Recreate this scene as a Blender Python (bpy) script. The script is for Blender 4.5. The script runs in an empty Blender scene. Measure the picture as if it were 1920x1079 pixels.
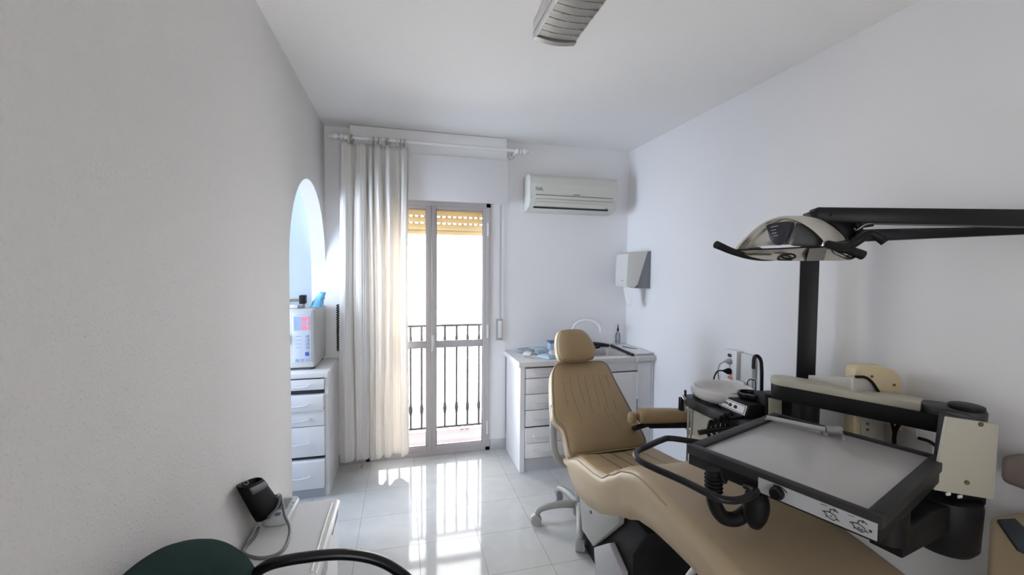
import bpy, bmesh, math, random
from mathutils import Vector, Matrix
random.seed(7)
PI = math.pi
SC = bpy.context.scene
COL = SC.collection

# ------------------------------------------------------------------ camera
F_PX = 792.27
YAW, PITCH, ROLL = .2531, -.0399, .0076
CAM = Vector((.5718, -3.4897, 1.5301))
_cy, _sy, _cp, _sp = math.cos(YAW), math.sin(YAW), math.cos(PITCH), math.sin(PITCH)
FW = Vector((_sy*_cp, _cy*_cp, _sp))
_r0 = Vector((_cy, -_sy, 0))
_u0 = _r0.cross(FW)
RT = _r0*math.cos(ROLL) + _u0*math.sin(ROLL)
UP = _u0*math.cos(ROLL) - _r0*math.sin(ROLL)
cam_data = bpy.data.cameras.new('camera')
cam = bpy.data.objects.new('camera', cam_data)
COL.objects.link(cam)
m = Matrix((RT, UP, -FW)).transposed().to_4x4()
m.translation = CAM
cam.matrix_world = m
cam_data.sensor_width = 36
cam_data.lens = F_PX/1920*36
cam_data.clip_start = .05
SC.camera = cam

# ------------------------------------------------------------------ light
SC.view_settings.view_transform = 'Standard'
SC.view_settings.look = 'None'
SC.view_settings.gamma = 1
SC.view_settings.use_curve_mapping = False
SC.view_settings.exposure = 0.78
world = bpy.data.worlds.new('daylight')
SC.world = world
world.use_nodes = True
bg = world.node_tree.nodes['Background']
bg.inputs[0].default_value = (.88, .91, 1.0, 1)
bg.inputs[1].default_value = 10.5

def portal(name, loc, rot, sx, sy):
    l = bpy.data.lights.new(name, 'AREA')
    l.shape = 'RECTANGLE'; l.size = sx; l.size_y = sy
    l.cycles.is_portal = True
    o = bpy.data.objects.new(name, l)
    o.location = loc; o.rotation_euler = rot
    COL.objects.link(o)
portal('daylight_balcony', (.785, .19, 1.05), (-PI/2, 0, 0), 1.0, 2.1)
portal('daylight_alcove', (-1.52, -.9, 1.5), (0, -PI/2, 0), 1.5, 1.3)
portal('rear_fill_portal', (.75, -5.3, 1.05), (PI/2, 0, 0), 1.3, 2.1)  # portal for the added rear fill opening

sun = bpy.data.lights.new('sun', 'SUN'); sun.energy = 5; sun.angle = .01; sun.color = (1, .93, .82)
so_ = bpy.data.objects.new('sun', sun); COL.objects.link(so_)
so_.rotation_euler = Vector((-.42, .03, -.9)).to_track_quat('-Z', 'Y').to_euler()

# ------------------------------------------------------------------ helpers
def at(x, y, d):
    """point seen at photo pixel (x, y), d metres along the view axis"""
    return CAM + d*(FW + (x-960)/F_PX*RT - (y-539.5)/F_PX*UP)
def on(x, y, ax, val):
    v = FW + (x-960)/F_PX*RT - (y-539.5)/F_PX*UP
    i = 'XYZ'.index(ax)
    return CAM + v*((val-CAM[i])/v[i])

def catmull(pts, n=6, closed=False):
    pts = [Vector(p) for p in pts]
    if len(pts) < 3: return pts
    out = []
    N = len(pts)
    rng = range(N if closed else N-1)
    for i in rng:
        if closed:
            p0, p1, p2, p3 = pts[(i-1) % N], pts[i], pts[(i+1) % N], pts[(i+2) % N]
        else:
            p1, p2 = pts[i], pts[i+1]
            p0 = pts[i-1] if i > 0 else p1*2-p2
            p3 = pts[i+2] if i+2 < N else p2*2-p1
        for k in range(n):
            t = k/n
            out.append(.5*((2*p1) + (p2-p0)*t + (2*p0-5*p1+4*p2-p3)*t*t + (3*p1-p0-3*p2+p3)*t**3))
    if not closed: out.append(pts[-1])
    return out

class G:
    def __init__(s): s.bm = bmesh.new()
    def _merge(s, b, M=None):
        if M is not None: b.transform(M)
        me = bpy.data.meshes.new('t'); b.to_mesh(me); b.free()
        s.bm.from_mesh(me); bpy.data.meshes.remove(me)
    def box(s, lo, hi, bev=0, seg=2, M=None):
        b = bmesh.new(); bmesh.ops.create_cube(b, size=1)
        lo, hi = Vector(lo), Vector(hi); c = (lo+hi)/2; d = hi-lo
        for v in b.verts: v.co = Vector((v.co.x*d.x, v.co.y*d.y, v.co.z*d.z)) + c
        if bev: bmesh.ops.bevel(b, geom=b.edges[:], offset=bev, segments=seg, profile=.5, affect='EDGES', clamp_overlap=True)
        s._merge(b, M); return s
    def prism(s, poly, ext, bev=0, seg=2, M=None):
        b = bmesh.new(); ext = Vector(ext)
        vs = [b.verts.new(Vector(p)) for p in poly]
        f = b.faces.new(vs)
        r = bmesh.ops.extrude_face_region(b, geom=[f])
        for v in [g for g in r['geom'] if isinstance(g, bmesh.types.BMVert)]: v.co += ext
        bmesh.ops.recalc_face_normals(b, faces=b.faces[:])
        if bev: bmesh.ops.bevel(b, geom=b.edges[:], offset=bev, segments=seg, profile=.5, affect='EDGES', clamp_overlap=True)
        s._merge(b, M); return s
    def loft(s, rings, cap=True, closed=True):
        b = bmesh.new()
        R = [[b.verts.new(Vector(p)) for p in r] for r in rings]
        n = len(R[0])
        for i in range(len(R)-1):
            for k in range(n if closed else n-1):
                b.faces.new((R[i][k], R[i][(k+1) % n], R[i+1][(k+1) % n], R[i+1][k]))
        if cap and closed:
            b.faces.new(R[0][::-1]); b.faces.new(R[-1])
        bmesh.ops.recalc_face_normals(b, faces=b.faces[:])
        s._merge(b); return s
    def tube(s, pts, r, seg=12, smooth=6, closed=False, flat=1.0):
        P = catmull(pts, smooth, closed) if smooth else [Vector(p) for p in pts]
        rad = r if callable(r) else (lambda t: r)
        n = len(P); rings = []
        up = None
        for i in range(n):
            if closed: t = P[(i+1) % n]-P[i-1]
            else: t = P[min(i+1, n-1)]-P[max(i-1, 0)]
            t.normalize()
            if up is None:
                up = Vector((0, 0, 1)) if abs(t.z) < .9 else Vector((1, 0, 0))
            up = (up - t*up.dot(t)).normalized()
            w = t.cross(up)
            R = rad(i/max(1, n-1))
            rings.append([P[i] + up*math.cos(a)*R*flat + w*math.sin(a)*R for a in [2*PI*k/seg for k in range(seg)]])
        if closed: rings.append(rings[0]); return s.loft(rings, cap=False)
        return s.loft(rings)
    def lathe(s, prof, c=(0, 0, 0), axis=(0, 0, 1), seg=32, sx=1, sy=1):
        axis = Vector(axis).normalized()
        q = Vector((0, 0, 1)).rotation_difference(axis)
        c = Vector(c)
        rings = []
        for (r, z) in prof:
            r = max(r, 1e-4)
            rings.append([c + q @ Vector((r*math.cos(a)*sx, r*math.sin(a)*sy, z)) for a in [2*PI*k/seg for k in range(seg)]])
        return s.loft(rings)
    def cyl(s, a, b, r, r2=None, seg=24):
        a, b = Vector(a), Vector(b)
        h = (b-a).length
        return s.lathe([(r, 0), (r if r2 is None else r2, h)], a, b-a, seg)
    def ball(s, c, r, seg=16):
        pr = [(math.sin(PI*k/10)*(r if not isinstance(r, tuple) else r[0]), -math.cos(PI*k/10)*(r if not isinstance(r, tuple) else r[2])) for k in range(11)]
        return s.lathe(pr, c, (0, 0, 1), seg)

def obj(name, g, mat, parent=None, angle=40):
    me = bpy.data.meshes.new(name)
    root = parent
    off = Vector((0, 0, 0))
    while root is not None:
        off += root.location; root = root.parent
    bmesh.ops.translate(g.bm, verts=g.bm.verts[:], vec=-off)
    g.bm.to_mesh(me); g.bm.free()
    for p in me.polygons: p.use_smooth = True
    try: me.set_sharp_from_angle(angle=math.radians(angle))
    except Exception: pass
    me.materials.append(mat)
    o = bpy.data.objects.new(name, me)
    COL.objects.link(o)
    if parent is not None: o.parent = parent
    return o
def tag(o, label, cat, group=None):
    o['label'] = label; o['category'] = cat
    if group: o['group'] = group
    return o
def thing(name, label, cat, loc, group=None):
    o = bpy.data.objects.new(name, None)
    o.empty_display_size = .05
    COL.objects.link(o); o.location = Vector(loc)
    return tag(o, label, cat, group)
def struct(name, g, mat, parent=None):
    o = obj(name, g, mat, parent)
    if parent is None: o['kind'] = 'structure'
    return o
def lab(o, text):
    o['label'] = text; return o

# ------------------------------------------------------------------ materials
def mat(name, col, rough=.5, metal=0, spec=.5, bump=0, bscale=200, var=0, vscale=8, coat=0, emit=None, es=0, trans=0):
    M = bpy.data.materials.new(name); M.use_nodes = True
    nt = M.node_tree; N = nt.nodes; L = nt.links
    b = N['Principled BSDF']
    b.inputs['Base Color'].default_value = (*col, 1)
    b.inputs['Roughness'].default_value = rough
    b.inputs['Metallic'].default_value = metal
    b.inputs['Specular IOR Level'].default_value = spec
    b.inputs['Coat Weight'].default_value = coat
    if trans: b.inputs['Transmission Weight'].default_value = trans
    if emit:
        b.inputs['Emission Color'].default_value = (*emit, 1); b.inputs['Emission Strength'].default_value = es
    tc = N.new('ShaderNodeTexCoord')
    if var:
        n = N.new('ShaderNodeTexNoise'); n.inputs['Scale'].default_value = vscale; n.inputs['Detail'].default_value = 4
        L.new(tc.outputs['Object'], n.inputs['Vector'])
        mx = N.new('ShaderNodeMix'); mx.data_type = 'RGBA'
        mx.inputs[6].default_value = (*[c*(1-var) for c in col], 1)
        mx.inputs[7].default_value = (*[min(1, c*(1+var)) for c in col], 1)
        L.new(n.outputs['Fac'], mx.inputs[0]); L.new(mx.outputs[2], b.inputs['Base Color'])
    if bump:
        n = N.new('ShaderNodeTexNoise'); n.inputs['Scale'].default_value = bscale; n.inputs['Detail'].default_value = 3
        L.new(tc.outputs['Object'], n.inputs['Vector'])
        bp = N.new('ShaderNodeBump'); bp.inputs['Strength'].default_value = bump; bp.inputs['Distance'].default_value = .002
        L.new(n.outputs['Fac'], bp.inputs['Height']); L.new(bp.outputs['Normal'], b.inputs['Normal'])
    return M

WALLC = (.88, .875, .885)
m_wall = mat('wall_paint', WALLC, .75, bump=.12, bscale=90, spec=.3)
m_ceil = mat('ceiling_paint', (.94, .925, .91), .85, bump=.08, bscale=60, spec=.2)
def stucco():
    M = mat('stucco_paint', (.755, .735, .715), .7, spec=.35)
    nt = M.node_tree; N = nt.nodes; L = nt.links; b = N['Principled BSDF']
    tc = N.new('ShaderNodeTexCoord')
    v = N.new('ShaderNodeTexNoise'); v.inputs['Scale'].default_value = 130; v.inputs['Detail'].default_value = 2
    L.new(tc.outputs['Object'], v.inputs['Vector'])
    r = N.new('ShaderNodeMapRange'); r.inputs[1].default_value = .56; r.inputs[2].default_value = .72
    L.new(v.outputs['Fac'], r.inputs[0])
    bp = N.new('ShaderNodeBump'); bp.inputs['Strength'].default_value = .42; bp.inputs['Distance'].default_value = .003
    L.new(r.outputs[0], bp.inputs['Height']); L.new(bp.outputs['Normal'], b.inputs['Normal'])
    return M
m_stucco = stucco()
def floor_mat():
    M = mat('floor_tile', (.7, .7, .7), .09, spec=.4)
    nt = M.node_tree; N = nt.nodes; L = nt.links; b = N['Principled BSDF']
    tc = N.new('ShaderNodeTexCoord'); mp = N.new('ShaderNodeMapping')
    mp.inputs['Location'].default_value = (-.3213+.333*8, .1377+.333*20, 0)
    L.new(tc.outputs['Object'], mp.inputs['Vector'])
    br = N.new('ShaderNodeTexBrick'); br.offset = 0; br.squash = 1
    br.inputs['Scale'].default_value = 1; br.inputs['Mortar Size'].default_value = .0016
    br.inputs['Mortar Smooth'].default_value = .1
    br.inputs['Brick Width'].default_value = .333; br.inputs['Row Height'].default_value = .333
    br.inputs['Color1'].default_value = (.58, .59, .58, 1); br.inputs['Color2'].default_value = (.61, .615, .60, 1)
    br.inputs['Mortar'].default_value = (.30, .29, .29, 1)
    L.new(mp.outputs[0], br.inputs['Vector'])
    n = N.new('ShaderNodeTexNoise'); n.inputs['Scale'].default_value = 6; n.inputs['Detail'].default_value = 5
    n.inputs['Distortion'].default_value = 1.2
    L.new(tc.outputs['Object'], n.inputs['Vector'])
    r = N.new('ShaderNodeMapRange'); r.inputs[1].default_value = .3; r.inputs[2].default_value = .7
    r.inputs[3].default_value = .92; r.inputs[4].default_value = 1.03
    L.new(n.outputs['Fac'], r.inputs[0])
    mx = N.new('ShaderNodeMix'); mx.data_type = 'RGBA'; mx.blend_type = 'MULTIPLY'; mx.inputs[0].default_value = 1
    L.new(br.outputs['Color'], mx.inputs[6]); L.new(r.outputs[0], mx.inputs[7])
    L.new(mx.outputs[2], b.inputs['Base Color'])
    rr = N.new('ShaderNodeMapRange'); rr.inputs[3].default_value = .07; rr.inputs[4].default_value = .6
    L.new(br.outputs['Fac'], rr.inputs[0]); L.new(rr.outputs[0], b.inputs['Roughness'])
    bp = N.new('ShaderNodeBump'); bp.inputs['Strength'].default_value = .04; bp.inputs['Distance'].default_value = .002
    n2 = N.new('ShaderNodeTexNoise'); n2.inputs['Scale'].default_value = 14
    L.new(tc.outputs['Object'], n2.inputs['Vector']); L.new(n2.outputs['Fac'], bp.inputs['Height'])
    L.new(bp.outputs['Normal'], b.inputs['Normal'])
    return M
m_floor = floor_mat()
def glass_mat(name, tint=(1, 1, 1), refl=.08):
    M = bpy.data.materials.new(name); M.use_nodes = True
    nt = M.node_tree; N = nt.nodes; L = nt.links; N.clear()
    o = N.new('ShaderNodeOutputMaterial'); t = N.new('ShaderNodeBsdfTransparent'); g = N.new('ShaderNodeBsdfGlossy')
    t.inputs[0].default_value = (*tint, 1); g.inputs['Roughness'].default_value = .02
    mx = N.new('ShaderNodeMixShader'); fr = N.new('ShaderNodeFresnel'); fr.inputs[0].default_value = 1.35
    L.new(fr.outputs[0], mx.inputs[0]); L.new(t.outputs[0], mx.inputs[1]); L.new(g.outputs[0], mx.inputs[2])
    L.new(mx.outputs[0], o.inputs[0]); return M
m_glass = glass_mat('window_glass')
m_coolfilter = glass_mat('cool_light_filter', (.90, .95, 1.0))  # blue tint added to cool the light coming through the alcove window
m_fillfilter = glass_mat('fill_light_filter', (.53, .515, .49))  # dimming filter for the added fill light from behind the camera
m_clear = glass_mat('clear_plastic', (.82, .84, .86))
def cloth_mat(name, col, tr=.45, tcol=None):
    M = bpy.data.materials.new(name); M.use_nodes = True
    nt = M.node_tree; N = nt.nodes; L = nt.links; N.clear()
    o = N.new('ShaderNodeOutputMaterial'); d = N.new('ShaderNodeBsdfDiffuse'); t = N.new('ShaderNodeBsdfTranslucent')
    tc = N.new('ShaderNodeTexCoord'); w = N.new('ShaderNodeTexNoise'); w.inputs['Scale'].default_value = 400
    L.new(tc.outputs['Object'], w.inputs['Vector'])
    bp = N.new('ShaderNodeBump'); bp.inputs['Strength'].default_value = .1; bp.inputs['Distance'].default_value = .001
    L.new(w.outputs['Fac'], bp.inputs['Height']); L.new(bp.outputs['Normal'], d.inputs['Normal'])
    d.inputs[0].default_value = (*col, 1); t.inputs[0].default_value = (*(tcol or col), 1)
    mx = N.new('ShaderNodeMixShader'); mx.inputs[0].default_value = tr
    L.new(d.outputs[0], mx.inputs[1]); L.new(t.outputs[0], mx.inputs[2]); L.new(mx.outputs[0], o.inputs[0]); return M
m_curtain = cloth_mat('curtain_cloth', (.93, .92, .91), .36, (.90, .85, .77))
m_slat = cloth_mat('shutter_slat_plastic', (.62, .53, .34), .22, (.66, .52, .27))
m_alu = mat('door_aluminium', (.53, .50, .51), .45, spec=.5)
m_white = mat('white_laminate', (.80, .80, .82), .35, var=.02)
m_whitew = mat('white_laminate_edge', (.78, .77, .77), .4)
m_kick = mat('pale_grey_plinth', (.55, .57, .60), .5)
m_dark = mat('dark_gap', (.03, .03, .035), .8)
m_chrome = mat('chrome', (.75, .75, .76), .15, metal=1)
m_steel = mat('satin_metal', (.6, .6, .6), .35, metal=1)
m_handle = mat('cream_handle', (.72, .72, .70), .3)
m_black = mat('black_plastic', (.007, .007, .008), .5, spec=.3, bump=.15, bscale=400)
m_blackg = mat('black_gloss', (.007, .007, .009), .25, spec=.4)
m_blackm = mat('black_metal', (.009, .009, .011), .45, spec=.35)
m_rubber = mat('black_rubber', (.005, .005, .005), .6, spec=.25)
m_tan = mat('tan_vinyl', (.37, .265, .142), .42, bump=.18, bscale=260, var=.05, vscale=6)
m_beige = mat('beige_vinyl', (.47, .365, .235), .42, bump=.15, bscale=260, var=.04, vscale=5)
m_piping = mat('beige_piping', (.37, .285, .185), .5)
m_seam = mat('dark_seam', (.17, .12, .07), .7)
m_grey = mat('light_grey_paint', (.33, .33, .315), .45)
m_greyd = mat('grey_plastic', (.38, .38, .40), .5)
m_cream = mat('cream_plastic', (.52, .50, .41), .4)
m_creamy = mat('yellowed_plastic', (.72, .60, .38), .4)
m_ac = mat('aged_white_plastic', (.66, .655, .60), .4)
m_acd = mat('grey_slot', (.22, .22, .21), .6)
m_ceramic = mat('white_ceramic', (.64, .62, .60), .12, coat=.5)
m_traytop = mat('tray_surface', (.53, .52, .51), .22, var=.02)
m_label = mat('label_grey', (.47, .48, .50), .4)
m_whitep = mat('white_plastic', (.80, .80, .80), .35)
m_autoc = mat('sterilizer_white', (.52, .52, .50), .4)
m_panelb = mat('panel_pale_blue', (.55, .60, .66), .35)
m_lcd = mat('display_blue_grey', (.38, .46, .62), .3)
m_red = mat('red_led', (.7, .08, .08), .4, emit=(1, .09, .13), es=1.0)
m_blue = mat('blue_button', (.06, .09, .45), .4)
m_bluel = mat('grey_blue_button', (.30, .36, .52), .4)
m_paper = mat('white_paper', (.80, .80, .80), .8)
m_green = mat('dark_green_fabric', (.012, .033, .029), .9, spec=.1, bump=.4, bscale=500)
m_cuff = mat('black_nylon', (.004, .004, .0045), .8, spec=.15, bump=.3, bscale=500)
m_velcro = mat('grey_velcro', (.14, .14, .16), .8)
m_hose = mat('grey_hose', (.19, .19, .19), .45)
m_monitor = mat('monitor_grey_white', (.62, .66, .66), .35)
m_monlcd = mat('lcd_grey', (.24, .26, .25), .25)
m_mirror = mat('mirror_glass', (.72, .70, .63), .22, metal=1)
m_shell = mat('lamp_shell_grey', (.56, .54, .48), .4)
m_pink = mat('terracotta_tile', (.104, .081, .082), .7, spec=.2, var=.05)
m_facade = mat('cream_facade', (.76, .73, .67), .9, var=.02)
m_iron = mat('iron_paint', (.03, .027, .028), .7, spec=.15)
m_purple = mat('purple_print', (.13, .10, .42), .5)
m_slate = mat('slate_blue_cover', (.05, .065, .08), .7)
m_brown = mat('brown_vinyl', (.21, .165, .14), .6, bump=.2, bscale=200)
m_ltblue = mat('pale_blue_wrap', (.46, .63, .74), .35)
m_ltblue2 = mat('blue_wrap', (.20, .55, .85), .35)
m_bluegrey = mat('blue_grey_wrap', (.42, .48, .54), .4)
m_orange = mat('orange_label', (.75, .25, .14), .5)
m_wood = mat('brown_handle', (.25, .18, .12), .5)

# ------------------------------------------------------------------ room shell
W, H = 2.56, 2.613
RY = -5.2
AX = -1.4     # alcove far side
g = G().box((-1.6, RY-.2, -.1), (W+.2, .2, 0)); floor = struct('floor', g, m_floor)
g = G().box((-1.6, RY-.2, H), (W+.2, .2, H+.15)); struct('ceiling', g, m_ceil)
g = G().box((W, RY-.2, 0), (W+.2, .2, H)); struct('wall_right', g, m_wall)
# back wall with the balcony door opening
DX0, DX1, DZ = .285, 1.285, 2.30
T_ = .10
g = G().box((-T_, 0, 0), (DX0, .2, H)).box((DX1, 0, 0), (W, .2, H)).box((DX0, 0, DZ), (DX1, .2, H))
struct('wall_back', g, m_wall)
# left wall with the arched opening
T = .10
yc, R_, zs = -.535, .535, 1.555
pts = [(0, RY, 0), (0, RY, H), (0, 0, H)]
for k in range(0, 41):
    a = PI*k/40
    pts.append((0, yc+R_*math.cos(a), zs+.54*math.sin(a)))
pts += [(0, -1.07, 0)]
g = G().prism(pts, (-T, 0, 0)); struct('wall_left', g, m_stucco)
# alcove behind the arch, with its own window in the outer wall
m_alc = mat('bluish_light_paint', (.46, .53, .60), .8, bump=.1, bscale=90)  # blue cast of the alcove light is put into the wall colour
g = G().box((-1.6, 0, 0), (-T, .2, H)); struct('wall_alcove_back', g, m_alc)
g = G().box((-1.6, -1.9, 0), (-T-.001, -1.75, H)); struct('wall_alcove_front', g, m_alc)
wy0, wy1, wz0, wz1 = -1.55, -.25, .75, 2.25
g = (G().box((-1.6, -1.75, 0), (AX, 0, wz0)).box((-1.6, -1.75, wz1), (AX, 0, H))
     .box((-1.6, -1.75, wz0), (AX, wy0, wz1)).box((-1.6, wy1, wz0), (AX, 0, wz1)))
struct('wall_alcove_left', g, m_alc)
w2 = bpy.data.objects.new('window_2', None); COL.objects.link(w2); w2.location = (-1.5, -.9, .75); w2['kind'] = 'structure'
g = G()
for (a, b) in (((wy0, wz0), (wy1, wz0+.05)), ((wy0, wz1-.05), (wy1, wz1)), ((wy0, wz0), (wy0+.05, wz1)), ((wy1-.05, wz0), (wy1, wz1)), ((-.925, wz0), (-.875, wz1))):
    g.box((-1.48, a[0], a[1]), (-1.44, b[0], b[1]), .004)
obj('window_frame', g, m_alu, w2)
obj('window_pane', G().box((-1.465, wy0+.045, wz0+.045), (-1.459, wy1-.045, wz1-.045)), m_coolfilter, w2)
# rear wall behind the camera: unseen glazed doorway added to let in fill light
RX0, RX1, RZ = .1, 1.4, 2.1
g = G().box((-T, RY-.2, 0), (RX0, RY, H)).box((RX1, RY-.2, 0), (W, RY, H)).box((RX0, RY-.2, RZ), (RX1, RY, H))
struct('wall_rear', g, m_wall)
d2 = bpy.data.objects.new('rear_fill_door', None); COL.objects.link(d2); d2.location = (.75, RY-.1, 0); d2['kind'] = 'structure'  # added door out of view, passes dimmed fill light into the room
g = G()
for x in (RX0, .725, RX1-.05): g.box((x, RY-.13, 0), (x+.05, RY-.07, RZ), .004)
g.box((RX0, RY-.13, RZ-.05), (RX1, RY-.07, RZ), .004).box((RX0, RY-.13, 0), (RX1, RY-.07, .05), .004)
obj('door_frame', g, m_alu, d2)
obj('glass_pane', G().box((RX0+.04, RY-.104, .04), (RX1-.04, RY-.096, RZ-.04)), m_fillfilter, d2)
# build-out above the door, shutter box cover
g = G().box((.19, -.085, 2.40), (1.40, 0, H-.004)); struct('trim_1', g, m_wall)
g = G().box((.16, -.112, 2.073), (1.407, -.08, 2.425), .004).box((.19, -.09, 2.09), (1.40, -.001, 2.41)); struct('trim_2', g, m_white)
# baseboards
g = G().box((1.287, -.014, 0), (1.44, 0, .085), .003); struct('baseboard_back', g, mat('grey_tile_skirting', (.55, .55, .55), .2))
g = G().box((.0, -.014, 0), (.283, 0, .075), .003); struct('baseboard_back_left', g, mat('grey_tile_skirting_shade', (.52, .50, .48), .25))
g = G().box((W-.014, RY, 0), (W, -.02, .085), .003); struct('baseboard_right', g, mat('grey_tile_skirting_right', (.55, .55, .55), .2))

# balcony and the building opposite
g = G().box((.05, .2, -.1), (2.2, .53, 0)); struct('balcony_floor', g, m_pink)
g = G().box((-4, 4.2, -6), (9, 4.5, 6.2)); struct('wall_opposite', g, m_facade)

# ------------------------------------------------------------------ balcony door
door = bpy.data.objects.new('door_1', None); COL.objects.link(door); door.location = (.785, 0, 0); door['kind'] = 'structure'
g = G()
y0, y1 = -.012, .05
fw_ = .04
g.box((DX0, y0, 0), (DX0+fw_, y1, 2.2), .003).box((DX1-fw_, y0, 0), (DX1, y1, 2.2), .003).box((DX0, y0, 2.05), (DX1, y1, 2.2), .003).box((DX0, y0, 0), (DX1, y1, .035), .003)
obj('door_frame', g, m_alu, door)
def leaf(x0, x1, gx0, gx1, ya, yb):
    g = G()
    g.box((x0, ya, .03), (gx0, yb, 2.055), .004).box((gx1, ya, .03), (x1, yb, 2.055), .004)
    g.box((gx0-.001, ya, .03), (gx1+.001, yb, .078), .004).box((gx0-.001, ya, 2.022), (gx1+.001, yb, 2.055), .004)
    g.box((gx0-.001, ya, .897), (gx1+.001, yb, .944), .004)
    l = obj('door_leaf', g, m_alu, door)
    b = G()
    for (za, zb) in ((.078, .897), (.944, 2.022)):
        b.box((gx0-.005, .009, za-.005), (gx1+.005, .014, zb+.005))
    obj('glass_pane', b, m_glass, l)
    gk = G()
    for (za, zb) in ((.078, .897), (.944, 2.022)):
        for (p, q) in (((gx0, za), (gx0+.006, zb)), ((gx1-.006, za), (gx1, zb)), ((gx0, za), (gx1, za+.006)), ((gx0, zb-.006), (gx1, zb))):
            gk.box((p[0], .001, p[1]), (q[0], .009, q[1]))
    obj('gasket', gk, m_greyd, l)
    return l
leaf(DX0+.037, .797, .375, .757, -.006, .035)
lr = leaf(.799, DX1-.037, .836, 1.222, -.010, .035)
hd = G().box((.797, -.02, .90), (.819, -.009, 1.0), .004, 3)
hd.tube([(.808, -.018, .975), (.808, -.045, .975), (.806, -.05, .95), (.800, -.05, .875)], .008, 10)
obj('door_handle', hd, m_whitep, lr)
for z in (1.87, 1.02, .20):
    obj('hinge', G().cyl((1.262, -.018, z-.055), (1.262, -.018, z+.055), .009), m_whitep, door)

# roller shutter hanging half way in the opening
sh = thing('roller_shutter', 'yellowish roller shutter rolled partly down outside the balcony door', 'shutter', (.785, .12, 1.825))
z = 1.826
k = 0
while z < 2.28:
    h = .045 if k == 0 else .056
    g = G()
    g.box((DX0+.004, .112, z), (DX1-.004, .126, z+h-.011), .004, 3)
    n = 44
    for i in range(n):
        if i % 2 == 0 or k == 0 or k > 2:
            xa = DX0+.004+(DX1-DX0-.008)*i/n
            g.box((xa, .116, z+h-.0115), (xa+(DX1-DX0-.008)/n, .122, z+h+.0005))
    obj('slat', g, m_slat, sh)
    z += h; k += 1

# balcony railing
rl = thing('balcony_railing', 'dark iron balcony railing with upright bars outside the glass door', 'railing', (.9, .5, 0))
g = G().box((.05, .485, 1.0), (2.2, .515, 1.02), .004); obj('top_rail', g, m_iron, rl)
g = G().box((.05, .488, .035), (2.2, .512, .052), .003); obj('bottom_rail', g, m_iron, rl)
bx = [.10, .21, .32, .43, .535, .64, .74, .85, .955, 1.065, 1.17, 1.28, 1.39, 1.5, 1.61, 1.72]
for x in bx:
    g = G().lathe([(.0105, .05), (.0105, .17), (.015, .195), (.019, .225), (.015, .255), (.0105, .28), (.0105, .84), (.0125, .86), (.0145, .885), (.0105, .92), (.0105, 1.002)], (x, .5, 0), seg=10)
    obj('baluster', g, m_iron, rl)
for xa in (.06, 2.17): obj('end_post', G().box((xa, .488, 0), (xa+.015, .512, 1.0)), m_iron, rl)
g = G()
for x in (1.115, 1.165):
    pts = [(x+.02*math.cos(a), .482, .03+.02*math.sin(a)) for a in [PI*.9-PI*1.6*k/8 for k in range(9)]]
    g.tube(pts, .0035, 6, 3)
tag(obj('wire_hook', g, m_iron), 'thin curled wire hanging from the bottom rail of the balcony railing', 'hook')

# shutter strap with winder
st = thing('shutter_strap', 'white shutter strap and wall winder to the right of the balcony door', 'strap', (1.365, -.02, 1.0))
obj('strap', G().box((1.362, -.02, 1.06), (1.376, -.017, 2.08)), mat('strap_grey', (.55, .54, .53), .8), st)
wp = obj('winder_plate', G().box((1.335, -.013, .94), (1.392, 0, 1.12), .004), mat('winder_grey', (.42, .42, .42), .5), st)
obj('winder_cover', G().box((1.352, -.026, .96), (1.385, -.010, 1.105), .005, 3), m_whitep, st)

# ------------------------------------------------------------------ curtain
rod = thing('curtain_rod', 'white curtain rod with ball finials across the top of the balcony door', 'curtain rod', (.8, -.17, 2.49))
RYD, RZD = -.175, 2.493
obj('rod', G().cyl((.155, RYD, RZD), (1.48, RYD, RZD), .0135), m_whitep, rod)
for s, x in ((-1, .155), (1, 1.48)):
    prof = [(.012, 0), (.020, .004), (.020, .014), (.010, .022), (.010, .032), (.022, .042), (.024, .055), (.018, .07), (.008, .078), (.009, .085), (.013, .092), (.008, .102), (.001, .104)]
    obj('finial', G().lathe(prof, (x, RYD, RZD), (s, 0, 0), 20), m_whitep, rod)
for x, yb in ((.175, -.002), (1.462, -.002)):
    g = G().cyl((x, yb, RZD), (x, RYD, RZD), .011).lathe([(.028, 0), (.028, .008), (.012, .014)], (x, yb, RZD), (0, -1, 0), 20)
    g.lathe([(.02, -.012), (.023, -.008), (.023, .008), (.02, .012)], (x, RYD, RZD), (1, 0, 0), 20)
    obj('bracket', g, m_whitep, rod)
m_ringc = mat('beige_ring', (.42, .37, .30), .4)
ringx = [.195, .207, .219, .345, .365, .40, .415, .455, .475, .535, .56, .585]
for i, x in enumerate(ringx):
    r = .0235
    pts = [(x+.004*math.sin(a+i), RYD+r*math.cos(a), RZD-.0105+r*math.sin(a)) for a in [2*PI*k/20 for k in range(20)]]
    g = G().tube(pts, .0052, 8, 0, closed=True)
    tag(obj('curtain_ring', g, m_ringc if i % 3 else m_handle), 'small pale curtain ring on the white rod holding up the cream curtain', 'ring', 'curtain rings on the rod above the curtain')

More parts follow.
